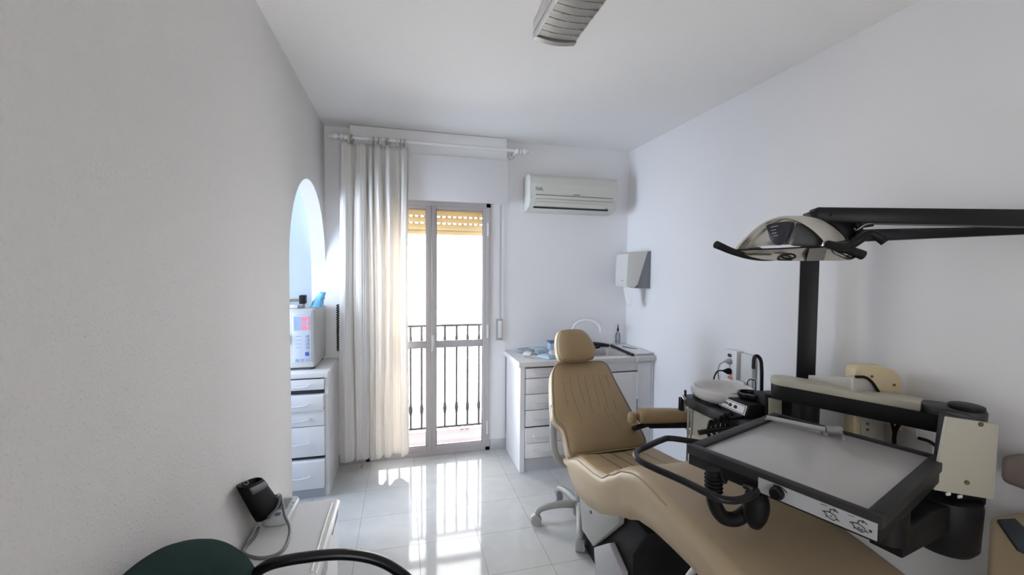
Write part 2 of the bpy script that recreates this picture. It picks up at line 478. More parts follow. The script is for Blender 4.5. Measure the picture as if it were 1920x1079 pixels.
cu = thing('curtain', 'long cream pleated curtain drawn to the left of the balcony door', 'curtain', (.37, -.17, .1))
def curtain_mesh():
    b = bmesh.new()
    nx, nz = 260, 60
    rnd = random.Random(3)
    ph = [rnd.uniform(-.6, .6) for _ in range(14)]
    rows = []
    for j in range(nz+1):
        v = j/nz
        Z = 2.452 - v*(2.452-.098)
        row = []
        for i in range(nx+1):
            u = i/nx
            f = 6.5
            q = u*f + .32*math.sin(2*PI*u*1.7+1) + .16*math.sin(2*PI*u*4.3+.6) + .06*math.sin(3*v+5*u)
            am = .020 + .022*min(1, v*4)
            wv = math.sin(2*PI*q) + .35*math.sin(4*PI*q+ph[int(u*f)]) * min(1, v*3+.2)
            wv2 = math.sin(2*PI*q*.5+1.3*v)*.35*min(1, v*2)
            x = .131 + u*(.617-.131) + .012*math.cos(2*PI*q)*min(1, v*3) + .004*math.sin(6*v+9*u)
            x += (u-.5)*.012*v
            y = RYD + .01 + am*(wv+wv2)*.75 + .0035*math.sin(2*PI*q*3.0+2.5*v+ph[int(u*f)]*3) + .002*math.sin(2*PI*u*41+3*v)
            zz = Z + (.012*math.cos(2*PI*q) - .006*math.sin(u*17) if j == nz else 0) + (.006*math.cos(2*PI*q) if j == 0 else 0)
            row.append(b.verts.new((x, y, zz)))
        rows.append(row)
    for j in range(nz):
        for i in range(nx):
            b.faces.new((rows[j][i], rows[j][i+1], rows[j+1][i+1], rows[j+1][i]))
    return b
g = G(); g.bm = curtain_mesh()
co = obj('curtain_cloth', g, m_curtain, cu, 180)
md = co.modifiers.new('thickness', 'SOLIDIFY'); md.thickness = .0016
# heading tape strip at the top of the cloth
for x in ringx:
    g = G().tube([(x, RYD+.004, RZD-.034), (x, RYD-.004, RZD-.048), (x, RYD+.006, RZD-.058)], .0022, 6, 3)
    obj('curtain_hook', g, m_steel, cu)

# door stop on the floor
g = G().cyl((.276, -.096, 0), (.276, -.096, .026), .021).cyl((.276, -.096, .010), (.276, -.096, .018), .0225)
tag(obj('door_stop', g, m_steel), 'small round metal door stop on the floor below the curtain', 'door stop')

# ------------------------------------------------------------------ air conditioner
ac = thing('air_conditioner', 'off-white wall air conditioner high on the back wall beside the shutter box', 'air conditioner', (1.96, -.1, 2.03))
X0, X1 = 1.566, 2.352
prof = [(0, 2.325), (-.13, 2.325), (-.165, 2.318), (-.185, 2.295), (-.195, 2.24), (-.195, 2.11), (-.186, 2.075), (-.160, 2.05), (-.11, 2.03), (-.05, 2.025), (0, 2.025)]
g = G().prism([(X0, y, z) for y, z in prof], (X1-X0, 0, 0), .006, 2); obj('body', g, m_ac, ac)
g = G().box((X0+.05, -.1985, 2.147), (X1-.05, -.19, 2.1515)).box((X0+.05, -.1985, 2.1175), (X1-.05, -.19, 2.119))
obj('panel_seam', g, m_acd, ac)
# air outlet flap
g = G().prism([(X0+.045, y, z) for y, z in ((-.1975, 2.092), (-.200, 2.090), (-.181, 2.058), (-.176, 2.060))], (X1-X0-.16, 0, 0)); obj('air_flap', g, m_ac, ac)
g = G().prism([(X0+.04, y, z) for y, z in ((-.180, 2.056), (-.175, 2.050), (-.162, 2.044), (-.165, 2.056))], (X1-X0-.12, 0, 0)); obj('outlet_slot', g, m_dark, ac)
g = G().box((X0+.052, -.1985, 2.121), (X1-.052, -.19, 2.146), .002); obj('lower_panel', g, m_ac, ac)
g = G().prism([(X0-.002, y*1.0-.001, z) for y, z in ((-.03, 2.322), (-.19, 2.300), (-.196, 2.11), (-.16, 2.046), (-.03, 2.03))], (.022, 0, 0), .006, 2); obj('end_panel', g, mat('aged_white_side', (.72, .72, .68), .4), ac)
# sticker + badge
g = G()
for r_ in range(3):
    for c in range(7):
        if random.random() < .8:
            g.box((X0+.05+c*.0095, -.1985, 2.185+r_*.009), (X0+.057+c*.0095, -.19, 2.191+r_*.009))
obj('sticker_print', g, m_greyd, ac)
g = G()
for c in range(8): g.box((1.945+c*.0075, -.1985, 2.160), (1.951+c*.0075, -.19, 2.166))
obj('badge', g, m_acd, ac)

# paper towel dispenser on right wall
pd = thing('paper_towel_dispenser', 'white and grey paper towel dispenser on the right wall near the corner', 'dispenser', (W, -.3, 1.4))
poly = [(W-.03, -.39, 1.70), (W-.18, -.39, 1.692), (W-.215, -.39, 1.675), (W-.225, -.39, 1.45), (W-.22, -.39, 1.405), (W-.15, -.39, 1.398), (W-.12, -.39, 1.42)]
g = G().prism(poly, (0, .19, 0), .006, 3); obj('cover', g, m_cream if False else mat('dispenser_white', (.68, .67, .64), .4), pd)
poly = [(W, -.385, 1.70), (W-.04, -.385, 1.695), (W-.125, -.385, 1.425), (W-.11, -.385, 1.392), (W, -.385, 1.39)]
g = G().prism(poly, (0, .18, 0), .003); obj('back_plate', g, mat('dispenser_grey', (.20, .21, .23), .5), pd)
b_ = G(); b_.bm = bmesh.new()
rows = []
for j in range(13):
    v = j/12
    rows.append([b_.bm.verts.new((W-.17+.012*math.sin(3*v+u_*4)+.01*v, -.345+.075*u_-.01*v, 1.405-.155*v)) for u_ in [i/8 for i in range(9)]])
for j in range(12):
    for i in range(8): b_.bm.faces.new((rows[j][i], rows[j][i+1], rows[j+1][i+1], rows[j+1][i]))
po = obj('paper_towel', b_, m_paper, pd, 180); mm = po.modifiers.new('t', 'SOLIDIFY'); mm.thickness = .001
obj('lock_screw', G().lathe([(.006, 0), (.006, .004), (.004, .005)], (W-.226, -.33, 1.455), (-1, 0, 0), 12), m_greyd, pd)

# ------------------------------------------------------------------ ceiling light
cl = thing('ceiling_light', 'ceiling light fitting with metal louvres mounted near the top of the room', 'ceiling light', (1.215, -2.3, 2.53))
LX0, LX1, LY0, LY1, LZ = 1.12, 1.31, -2.92, -1.70, 2.53
g = G().box((LX0, LY0, LZ+.02), (LX1, LY1, H-.001), .004)
g.box((LX0, LY0, LZ), (LX0+.012, LY1, LZ+.03), .002).box((LX1-.006, LY0, LZ+.004), (LX1, LY1, LZ+.03), .002)
obj('housing', g, m_whitew, cl)
capm = mat('aluminium_louvre', (.36, .345, .31), .4, metal=.5)
for ye in (LY1, LY0):
    n = 14; pts = []
    for i in range(n+1):
        u = i/n
        pts.append((LX0+(LX1-LX0)*u, ye, LZ - .012*math.sin(PI*u)))
    pts += [(LX1, ye, LZ+.03), (LX0, ye, LZ+.03)]
    obj('end_cap', G().prism(pts, (0, -.03 if ye == LY1 else .03, 0)), capm, cl)
for k in range(26):
    ye = LY1-.035-k*.0455
    n = 12; pts = []
    for i in range(n+1):
        u = i/n
        pts.append((LX0+.013+(LX1-LX0-.02)*u, ye, LZ+.004 - .008*math.sin(PI*u)))
    pts += [(LX1-.007, ye, LZ+.026), (LX0+.013, ye, LZ+.026)]
    g = G().prism(pts, (0, -.0415, .0))
    for xq in (.25, .45, .70, .86):
        g.box((LX0+(LX1-LX0)*xq, ye-.0445, LZ-.0045), (LX0+(LX1-LX0)*xq+.016, ye-.0385, LZ+.012), .001)
    obj('louver', g, capm, cl)

# ------------------------------------------------------------------ cabinet under the arch
lc = thing('drawer_cabinet', 'white drawer cabinet standing in the arch with two drawers left ajar', 'cabinet', (-.2, -.24, 0))
CX0, CX1 = -.56, .085
g = G().box((CX0, -.465, .0), (CX1, -.004, .81)); obj('body', g, m_white, lc)
g = G().box((CX0-.01, -.495, .812), (CX1+.005, -.001, .846), .004); obj('cabinet_top', g, m_whitew, lc)
g = G().box((CX0+.02, -.468, .0), (CX1-.022, -.46, .07)); obj('plinth', g, m_kick, lc)
g = G().box((CX0+.02, -.467, .075), (CX1-.022, -.462, .806)); obj('recess_shade', g, m_dark, lc)  # dark sheet standing in for the shade between the drawer fronts
for (z0, z1, out) in ((.732, .802, 0), (.602, .702, .03), (.49, .597, 0), (.285, .485, 0), (.078, .262, .028)):
    d = obj('drawer', G().box((CX0+.022, -.488-out, z0), (CX1-.022, -.4641, z1), .002), m_white, lc)
    zc = (z0+z1)/2-.008
    hg = G().tube([(-.16, -.488-out, zc), (-.155, -.505-out, zc), (-.10, -.507-out, zc-.004), (-.045, -.505-out, zc), (-.028, -.503-out, zc+.004), (-.024, -.488-out, zc+.004)], .0038, 8, 4)
    obj('handle', hg, m_handle, d)

# autoclave
av = thing('autoclave', 'white tabletop autoclave with red display on the drawer cabinet', 'autoclave', (-.2, -.2, .846))
AY = -.40
g = G().box((-.46, AY+.03, .866), (-.002, -.012, 1.262), .012, 3); obj('body', g, m_autoc, av)
g = G().box((-.165, AY, .862), (-.008, AY+.032, 1.262), .014, 4); obj('control_front', g, m_autoc, av)
g = G().box((-.46, AY, .862), (-.170, AY+.032, 1.262), .012, 3); dr = obj('chamber_door', g, m_autoc, av)
obj('door_handle', G().box((-.195, AY-.02, 1.03), (-.18, AY+.002, 1.10), .004), m_greyd, dr)
cp = obj('control_panel', G().box((-.146, AY-.003, .90), (-.026, AY+.004, 1.235), .003), m_panelb, av)
g = G().box((-.135, AY-.0045, 1.118), (-.036, AY-.002, 1.212)); dp = obj('display', g, m_lcd, av)
SEG = {'0': 'abcdef', '1': 'bc', '2': 'abged', '3': 'abgcd', '4': 'fgbc', '5': 'afgcd', '8': 'abcdefg'}
def seven(g, ch, x, z, w, h, y, t=.003):
    S = {'a': ((x, z+h-t), (x+w, z+h)), 'd': ((x, z), (x+w, z+t)), 'g': ((x, z+h/2-t/2), (x+w, z+h/2+t/2)),
         'f': ((x, z+h/2), (x+t, z+h)), 'b': ((x+w-t, z+h/2), (x+w, z+h)), 'e': ((x, z), (x+t, z+h/2)), 'c': ((x+w-t, z), (x+w, z+h/2))}
    for s in SEG[ch]:
        a, b = S[s]; g.box((a[0], y-.0016, a[1]), (b[0], y, b[1]))
g = G()
for (zz, txt) in ((1.182, '000'), (1.152, '1 5'), (1.123, '002')):
    for i, ch in enumerate(txt):
        if ch != ' ': seven(g, ch, -.086+i*.016, zz, .0125, .024, AY-.004)
obj('red_digits', g, m_red, dp)
g = G()
for i, c in enumerate((1.10, 1.083, 1.066)):
    pass
for i, zz in enumerate((1.068, 1.043, 1.018, .993)):
    obj('button', G().box((-.063, AY-.006, zz), (-.043, AY-.002, zz+.018), .001), m_bluel, cp)
obj('start_button', G().box((-.067, AY-.0065, .945), (-.043, AY-.002, .97), .001), m_blue, cp)
g = G()
for zz in (1.072, 1.047, 1.022, .997):
    g.box((-.125, AY-.0038, zz+.004), (-.09, AY-.002, zz+.007))
for zz in (1.14, 1.152, 1.164, 1.176, 1.188): g.box((-.128, AY-.0053, zz), (-.118, AY-.004, zz+.003))
for i in range(3): g.box((-.128+i*.032, AY-.0036, .905), (-.104+i*.032, AY-.002, .925))
for i in range(6): g.box((-.115+i*.008, AY-.0036, 1.223), (-.110+i*.008, AY-.002, 1.227))
obj('panel_print', g, m_bluel, cp)
g = G()
for x in (-.43, -.03):
    for y in (AY+.05, -.05): g.cyl((x, y, .846), (x, y, .868), .014)
obj('feet', g, m_dark, av)

# things on top of the autoclave
t = thing('hand_tool', 'dark handheld tool with a brown handle lying on the autoclave', 'tool', (-.13, -.3, 1.262))
obj('tool_head', G().box((-.118, -.33, 1.290), (-.078, -.27, 1.350), .006), m_black, t)
obj('tool_foot', G().cyl((-.098, -.3, 1.262), (-.098, -.3, 1.292), .012), m_greyd, t)
obj('tool_handle', G().tube([(-.118, -.3, 1.316), (-.24, -.3, 1.312)], .010, 10, 0), m_wood, t)
g = G().box((-.19, -.36, 1.2622), (-.118, -.27, 1.285), .004)
tag(obj('small_box', g, m_whitep), 'small white box on the autoclave under the brown tool handle', 'box')
b_ = G(); rnd = random.Random(5)
rings = []
for j in range(7):
    v = j/6
    rr = .034*(1-.55*v)
    rings.append([Vector((-.022+.05*v + rr*1.2*math.cos(a)*(1+.25*rnd.uniform(-1, 1)), -.28+rr*.8*math.sin(a), 1.263+.10*v+.008*rnd.uniform(-1, 1)*(0 if j == 0 else 1))) for a in [2*PI*k/14 for k in range(14)]])
b_.loft(rings)
tag(obj('plastic_bag', b_, m_ltblue2, angle=10), 'crumpled light blue plastic bag on top of the autoclave', 'bag')

# coiled cable hanging on the back wall left of the curtain
pts = []
for k in range(0, 20*16+1):
    a = 2*PI*k/16
    pts.append((.094+.013*math.cos(a), -.03+.013*math.sin(a), 1.262-(k/(20*16))*.36))
g = G().tube(pts, .0042, 6, 0)
g.tube([pts[-1], (.105, -.03, .88), (.109, -.035, .75), (.110, -.03, .60)], .0042, 6, 4)
tag(obj('coiled_cable', g, m_rubber), 'black coiled cable hanging on the back wall beside the curtain', 'cable')

# ------------------------------------------------------------------ sink cabinet
sc = thing('sink_cabinet', 'white base cabinet with drawers and a door under the worktop at the back wall', 'cabinet', (1.98, -.23, 0))
SX0, SX1 = 1.425, 2.556
g = G()
g.box((SX0, -.462, 0), (SX0+.036, -.002, .808)).box((SX1-.02, -.462, 0), (SX1, -.002, .808))
g.box((SX0+.03, -.445, .02), (SX1-.01, -.40, .808)).box((SX0, -.02, 0), (SX1, -.002, .808)).box((SX0+.03, -.45, .01), (SX1-.01, -.02, .04))
obj('body', g, m_white, sc)
g = G().box((SX0+.04, -.455, .0), (SX1-.02, -.444, .10)); obj('plinth', g, m_kick, sc)
g = G().box((SX0+.04, -.4458, .335), (1.90, -.444, .80)); obj('recess_shade', g, m_dark, sc)  # dark sheet in place of the shaded gaps around the drawers
for (z0, z1, out) in ((.718, .792, 0), (.596, .713, 0), (.474, .591, 0), (.347, .469, 0), (.222, .335, .012), (.105, .219, .008)):
    d = obj('drawer', G().box((SX0+.042, -.465-out, z0), (1.90, -.446, z1), .003), m_whitew, sc)
    zc = (z0+z1)/2-.005
    for xs in (1.53,):
        hg = G().tube([(xs, -.465-out, zc+.004), (xs+.005, -.482-out, zc+.002), (xs+.06, -.484-out, zc), (xs+.115, -.482-out, zc+.002), (xs+.12, -.465-out, zc+.004)], .004, 8, 4)
        obj('handle', hg, m_handle, d)
d = obj('door', G().box((1.93, -.474, .105), (2.40, -.446, .722), .004), m_whitew, sc)
obj('door_edge', G().box((2.397, -.477, .50), (2.408, -.46, .722), .002), m_whitep, d)
obj('door_gap_shade', G().box((1.93, -.4605, .722), (2.412, -.446, .7265)), m_dark, d)  # dark strip in place of the shade along the door top
obj('filler_panel', G().box((2.415, -.462, .105), (SX1-.022, -.446, .795), .002), m_whitew, sc)

wt = thing('worktop', 'white laminate worktop along the back wall with cut-out for the basin', 'worktop', (1.98, -.23, .81))
g = G()
BX0, BX1, BY0, BY1 = 2.05, 2.345, -.41, -.08
wx0, wx1 = 1.405, 2.559
g.box((wx0, -.492, .809), (BX0, -.001, .848)).box((BX1, -.492, .809), (wx1, -.001, .848)).box((BX0, -.492, .809), (BX1, BY0, .848)).box((BX0, BY1, .809), (BX1, -.001, .848))
obj('slab', g, m_whitew, wt)
g = G().box((wx0, -.497, .811), (wx1, -.491, .846), .002); obj('front_edge', g, mat('worktop_edge', (.62, .60, .58), .4), wt)
g = G().box((wx0, -.016, .848), (wx1-.002, -.001, .875), .003); obj('upstand', g, m_white, wt)
bs = thing('sink_basin', 'grey inset sink basin in the worktop behind the dental chair headrest', 'sink', (2.2, -.245, .72))
g = G()
def rect(x0, x1, y0, y1, z, r=.04, n=5):
    out = []
    for (cx, cy, a0) in ((x1-r, y1-r, 0), (x0+r, y1-r, PI/2), (x0+r, y0+r, PI), (x1-r, y0+r, 3*PI/2)):
        for k in range(n+1):
            a = a0+PI/2*k/n
            out.append((cx+r*math.cos(a), cy+r*math.sin(a), z))
    return out
g.loft([rect(BX0-.012, BX1+.012, BY0-.012, BY1+.012, .8485), rect(BX0-.010, BX1+.010, BY0-.010, BY1+.010, .853), rect(BX0+.006, BX1-.006, BY0+.006, BY1-.006, .852), rect(BX0+.012, BX1-.012, BY0+.012, BY1-.012, .84), rect(BX0+.02, BX1-.02, BY0+.02, BY1-.02, .75), rect(BX0+.06, BX1-.06, BY0+.06, BY1-.06, .735)], cap=False)
bo = obj('bowl', g, mat('sink_stone', (.45, .42, .40), .3), bs)
obj('drain', G().lathe([(.02, 0), (.022, .003), (.018, .005)], (2.2, -.245, .733)), m_chrome, bs)
obj('basin_floor', G().prism(rect(BX0+.055, BX1-.055, BY0+.055, BY1-.055, .731), (0, 0, .003)), mat('sink_stone_floor', (.45, .42, .40), .3), bs)
fa = thing('faucet', 'white swan-neck faucet curving above the basin behind the headrest', 'faucet', (2.015, -.06, .848))
pts = [(2.012, -.05, .86), (2.012, -.055, .97), (2.014, -.06, 1.03)] + [(2.12-.107*math.cos(a), -.06-.10*(a/PI), 1.03+.075*math.sin(a)) for a in [PI*k/9 for k in range(1, 10)]] + [(2.229, -.16, 1.005)]
obj('spout', G().tube(pts, .0115, 12, 4), m_whitep, fa)
obj('base', G().lathe([(.026, 0), (.026, .012), (.016, .02), (.016, .05)], (2.012, -.05, .848)), m_whitep, fa)
obj('lever', G().tube([(2.012, -.05, .885), (2.0, -.09, .90), (1.995, -.12, .905)], .006, 8, 3), m_chrome, fa)

ZT = .8482
cb = thing('clipboard_binder', 'white binder with a dark spine lying on the right end of the worktop', 'binder', (2.46, -.25, ZT))
q = [(2.40, -.03), (2.362, -.47), (2.55, -.47), (2.552, -.03)]
obj('cover', G().prism([(x, y, ZT) for x, y in q], (0, 0, .016), .002), m_greyd, cb)
obj('paper_sheet', G().prism([(x, y, ZT+.0162) for x, y in ((2.415, -.04), (2.379, -.462), (2.545, -.462), (2.547, -.04))], (0, 0, .003)), m_paper, cb)
obj('spine', G().tube([(2.40, -.03, ZT+.011), (2.362, -.47, ZT+.011)], .011, 10, 0), m_blackm, cb)
obj('ribbon', G().tube([(2.38, -.47, ZT+.012), (2.378, -.502, ZT+.005), (2.378, -.503, ZT-.03), (2.38, -.503, ZT-.05)], .002, 6, 3), m_paper, cb)
tag(obj('pen', G().tube([(2.435, -.17, ZT+.0245), (2.50, -.30, ZT+.0235)], lambda t: .0045 if t < .9 else .002, 8, 0), m_slate), 'dark pen lying on the white binder', 'pen')
bt = thing('squeeze_bottle', 'small clear bottle with a black nozzle in the worktop corner', 'bottle', (2.468, -.055, ZT))
# bottle stands behind the binder
obj('bottle_body', G().lathe([(.020, .0), (.021, .004), (.021, .10), (.017, .118), (.009, .13), (.009, .145)], (2.30+.168, -.024, ZT), seg=18), m_clear, bt)
obj('nozzle', G().lathe([(.010, .14), (.010, .158), (.006, .165), (.0025, .205)], (2.468, -.024, ZT), seg=14), m_blackg, bt)
hg = thing('black_hand_appliance', 'black handheld appliance lying across the back of the basin', 'appliance', (2.27, -.045, ZT))
obj('grip', G().tube([(2.19, -.050, ZT+.030), (2.24, -.048, ZT+.030), (2.32, -.044, ZT+.022), (2.37, -.042, ZT+.014)], lambda t: .026-.015*t, 14, 4), m_blackg, hg)
obj('grip_ring', G().cyl((2.186, -.050, ZT+.030), (2.191, -.050, ZT+.030), .022), m_greyd, hg)
# pouches and packets
specs = [((1.565, -.10), (.14, .08), 12, m_bluegrey, 'grey-blue packet at the back left of the worktop'),
         ((1.70, -.095), (.11, .08), -8, m_ltblue, 'pale blue packet at the back of the worktop beside the headrest'),
         ((1.665, -.365), (.10, .14), 28, m_ltblue, 'pale blue sterilisation pouch in front of the other packets'),
         ((1.555, -.225), (.07, .09), -35, m_whitep, 'white paper packet between the pale blue pouch and the left worktop edge'),
         ((1.665, -.215), (.10, .06), 15, m_bluegrey, 'grey-blue pouch in the middle of the packets on the worktop'),
         ((1.765, -.245), (.07, .12), -10, m_whitep, 'white packet with pale print close behind the headrest')]
for i, ((x, y), (sx, sy), a, mt, lb) in enumerate(specs):
    M = Matrix.Translation((x, y, ZT+.001)) @ Matrix.Rotation(math.radians(a), 4, 'Z')
    g = G()
    rings = []
    for (s, z) in ((.94, 0), (1, .003), (1, .008), (.9, .018), (.6, .026)):
        rings.append([M @ Vector((px*s, py*s, z + (.004*math.sin(px*90+py*70+i*2) if z > .005 else 0))) for px, py, _ in rect(-sx/2, sx/2, -sy/2, sy/2, 0, .012, 3)])
    g.loft(rings)
    tag(obj('packet', g, mt, angle=25), lb, 'packet')
t = thing('tweezer_holder', 'thin metal tweezers beside the pale blue pouch on the worktop', 'tweezers', (1.58, -.36, ZT))
obj('arm', G().tube([(1.500, -.30, ZT+.004), (1.555, -.40, ZT+.004)], .003, 6, 0), m_steel, t)
obj('arm', G().tube([(1.505, -.298, ZT+.004), (1.567, -.398, ZT+.004)], .003, 6, 0), m_steel, t)
t = thing('blue_bottle', 'blue plastic container standing behind the headrest on the worktop', 'container', (1.80, -.12, ZT))
obj('container_body', G().box((1.765, -.16, ZT+.0002), (1.86, -.085, ZT+.075), .008, 3), m_ltblue, t)
obj('lid', G().box((1.762, -.163, ZT+.075), (1.863, -.082, ZT+.09), .005), mat('navy_lid', (.10, .16, .28), .4), t)
g = G().box((1.775, -.40, ZT+.0002), (1.85, -.345, ZT+.035), .006)
tag(obj('black_box', g, m_black), 'small black box on the worktop edge behind the headrest', 'box')

# ------------------------------------------------------------------ dental chair
dc = thing('dental_chair', 'reclined tan and beige vinyl dental chair facing the camera', 'dental chair', (1.73, -1.7, 0))
# base: grey side cover, black body
poly = [(1.5, -1.36, .40), (1.5, -1.40, .30), (1.5, -1.44, .14), (1.5, -1.575, .137), (1.5, -1.826, .40), (1.5, -1.84, .50), (1.5, -1.36, .46)]
# lower polygon of the side cover follows the slanted edge
obj('side_cover', G().prism(poly, (.03, 0, 0), .004), m_grey, dc)
poly = [(1.505, -1.575, .130), (1.505, -1.735, .256), (1.505, -1.86, .20), (1.505, -1.86, .0), (1.505, -1.60, .0)]
obj('lower_cover', G().prism(poly, (.03, 0, 0), .003), m_greyd, dc)
g = G().prism([(1.537, -1.36, .48), (1.537, -1.42, .0), (1.537, -1.90, .0), (1.537, -1.90, .30), (1.537, -2.0, .46)], (.40, 0, 0), .01, 2)
obj('base_body', g, m_black, dc)
obj('base_plate', G().box((1.54, -1.95, 0), (1.93, -1.3, .03), .006), m_black, dc)
obj('link_rod', G().tube([(1.62, -2.20, .46), (1.62, -2.10, .30), (1.62, -1.97, .16)], .014, 10, 3), m_chrome, dc)
obj('vent_screw', G().lathe([(.008, 0), (.008, .004)], (1.5, -1.55, .30), (-1, 0, 0), 12), m_dark, dc)
obj('vent_screw', G().lathe([(.011, 0), (.011, .008)], (1.505, -1.78, .09), (-1, 0, 0), 12), m_dark, dc)

# seat + leg rest: lofted cushion
def interp(tab, y):
    for (a, va), (b, vb) in zip(tab, tab[1:]):
        if a >= y >= b:
            t = (y-a)/(b-a); t = t*t*(3-2*t)*.5 + t*.5
            return va+(vb-va)*t
    return tab[-1][1] if y < tab[-1][0] else tab[0][1]
topL = [(-1.24, .45), (-1.30, .487), (-1.35, .51), (-1.42, .535), (-1.60, .552), (-1.70, .572), (-1.80, .635), (-1.90, .698), (-1.98, .727), (-2.05, .732), (-2.2, .718), (-2.4, .69), (-2.75, .64), (-2.95, .60)]
botL = [(-1.24, .41), (-1.26, .375), (-1.285, .32), (-1.40, .283), (-1.5, .293), (-1.636, .328), (-1.746, .38), (-1.86, .445), (-1.986, .504), (-2.1, .525), (-2.22, .532), (-2.31, .533), (-2.75, .49), (-2.95, .46)]
rings = []
ys = [-1.24, -1.25, -1.265, -1.285, -1.31, -1.34, -1.37, -1.40] + [-1.40-.035*k for k in range(1, 44)] + [-2.93, -2.95]
def ring(y, inset=0, dz=0):
    zt = interp(topL, y)-dz; zb = interp(botL, y)+dz*.5
    xl = 1.466 + inset; xr = 1.985 + max(0, min(.03, (-1.5-y)*.05)) - inset
    h = zt-zb
    r = min(.05, h*.42)
    out = []
    cx0, cx1 = xl, xr
    lean = .035
    # left side bottom to top
    pts = [(xl+lean+.02, zb), (xl+lean, zb+.012), (xl+lean*.5, zb+h*.35), (xl+.004, zb+h*.65)]
    for k in range(6):
        a = PI - PI/2*k/5
        pts.append((xl+r+r*math.cos(a), zt-r+r*math.sin(a)))
    dish = .012 if y > -1.9 else .004
    for k in range(1, 8):
        u = k/8
        pts.append((xl+r+(xr-xl-2*r)*u, zt-dish*math.sin(PI*u)))
    for k in range(6):
        a = PI/2 - PI/2*k/5
        pts.append((xr-r+r*math.cos(a), zt-r+r*math.sin(a)))
    pts += [(xr-.004, zb+h*.65), (xr-lean*.5, zb+h*.35), (xr-lean, zb+.012), (xr-lean-.02, zb)]
    return [(x, y, z) for x, z in pts]
for i, y in enumerate(ys):
    rings.append(ring(y))
seat = obj('seat', G().loft(rings), m_beige, dc, 60)
# tan seat panel on the top of the seat
g = G(); prs = []
for k in range(18):
    y = -1.33-.0315*k
    rr = ring(y)
    row = [Vector(p)+Vector((0, 0, .0035)) for p in rr[8:18]]
    low = [Vector(p)-Vector((0, 0, .004)) for p in rr[8:18]][::-1]
    prs.append(row+low)
g.loft(prs); obj('seat_panel', g, m_tan, seat, 60)
pts = [Vector(ring(-1.335-.03*k)[6])+Vector((.0, 0, .004)) for k in range(30)]
obj('piping', G().tube(pts, .0032, 8, 2), m_piping, seat)
for x in (1.60, 1.68, 1.76, 1.84):
    pts = []
    for k in range(10):
        y = -1.38-.035*k
        pts.append((x+.006*k*.5, y, interp(topL, y)-.010*math.sin(PI*(x-1.5)/.48)+.004))
    obj('seam', G().tube(pts, .0022, 6, 2), m_seam, seat)
obj('crease', G().tube([on(1355, 1000, 'Z', .655), on(1400, 990, 'Z', .667), on(1450, 982, 'Z', .675), on(1500, 975, 'Z', .68)], .002, 6, 3), m_seam, seat)

# backrest: outline traced on its reclined plane
by, bz = -1.34, .535
n_up = Vector((0, .36, .43)).normalized()
n_x = Vector((1, 0, 0))
n_n = n_x.cross(n_up)          # faces towards the sitter / camera
def on_back(x, y, lift=0):
    v = FW + (x-960)/F_PX*RT - (y-539.5)/F_PX*UP
    o = Vector((0, by, bz)) + n_n*lift
    t = (o-CAM).dot(n_n)/v.dot(n_n)
    return CAM + v*t
outl = [(1043, 688), (1050, 682), (1062, 680.5), (1090, 679), (1115, 678.5), (1128, 679), (1137, 684), (1143, 694), (1151, 712), (1165, 738), (1180, 766), (1195, 794), (1206, 816), (1210, 828), (1205, 834), (1193, 838), (1160, 842), (1120, 847), (1090, 850.5), (1075, 851), (1069, 846), (1066, 834), (1062, 812), (1056, 799), (1046, 788), (1041, 778), (1039, 755), (1037.5, 722), (1038, 702)]
if n_n.dot(CAM-Vector((0, by, bz))) < 0: n_n = -n_n
front = catmull([on_back(x, y, .0) for x, y in outl], 3, True)
cen = sum(front, Vector())/len(front)
def off(ringp, s, d):
    return [cen + (p-cen)*s + n_n*d for p in ringp]
def offc(ringp, inset, d):
    out = []
    for p in ringp:
        v = p-cen; l = v.length
        out.append(cen + v*((l-inset)/l) + n_n*d)
    return out
bk = obj('backrest', G().loft([offc(front, .012, -.10), offc(front, -.006, -.085), offc(front, -.008, -.03), offc(front, -.004, -.010), offc(front, .004, -.001), offc(front, .016, .004), offc(front, .06, .010), off(front, .35, .010)]), m_tan, dc, 60)
obj('side_band', G().loft([offc(front, .004, -.092), offc(front, -.010, -.078), offc(front, -.012, -.03), offc(front, -.0095, -.016)], cap=False), m_beige, bk, 60)
obj('piping', G().tube(offc(front, -.006, -.004), .0042, 8, 0, closed=True), m_piping, bk)
SEAMS = [((1068, 707), (1074, 742), (1086, 775), (1091, 790)), ((1083, 704), (1089, 735), (1097, 757)), ((1096, 705), (1103, 740), (1112, 775)), ((1111, 705), (1119, 740), (1124, 762)), ((1122, 704), (1133, 740), (1140, 765)), ((1136, 706), (1143, 726)), ((1056, 716), (1060, 740), (1065, 762)), ((1133, 765), (1141, 785)), ((1148, 778), (1158, 798)), ((1160, 790), (1164, 808)), ((1150, 748), (1156, 770))]
for s in SEAMS:
    obj('seam', G().tube([on_back(x, y, .0096) for x, y in s], .0013, 6, 4), m_seam, bk)
obj('button', G().ball(on_back(1136, 705.5, .010), .004), m_seam, bk)
# slots in the side band (left)
g = G()
for k in range(6):
    p = on_back(1035.6+.3*k, 724+k*10.5, -.045)
    g.tube([p, p - n_up*.030], .0022, 6, 0)
obj('side_slots', g, m_dark, bk)
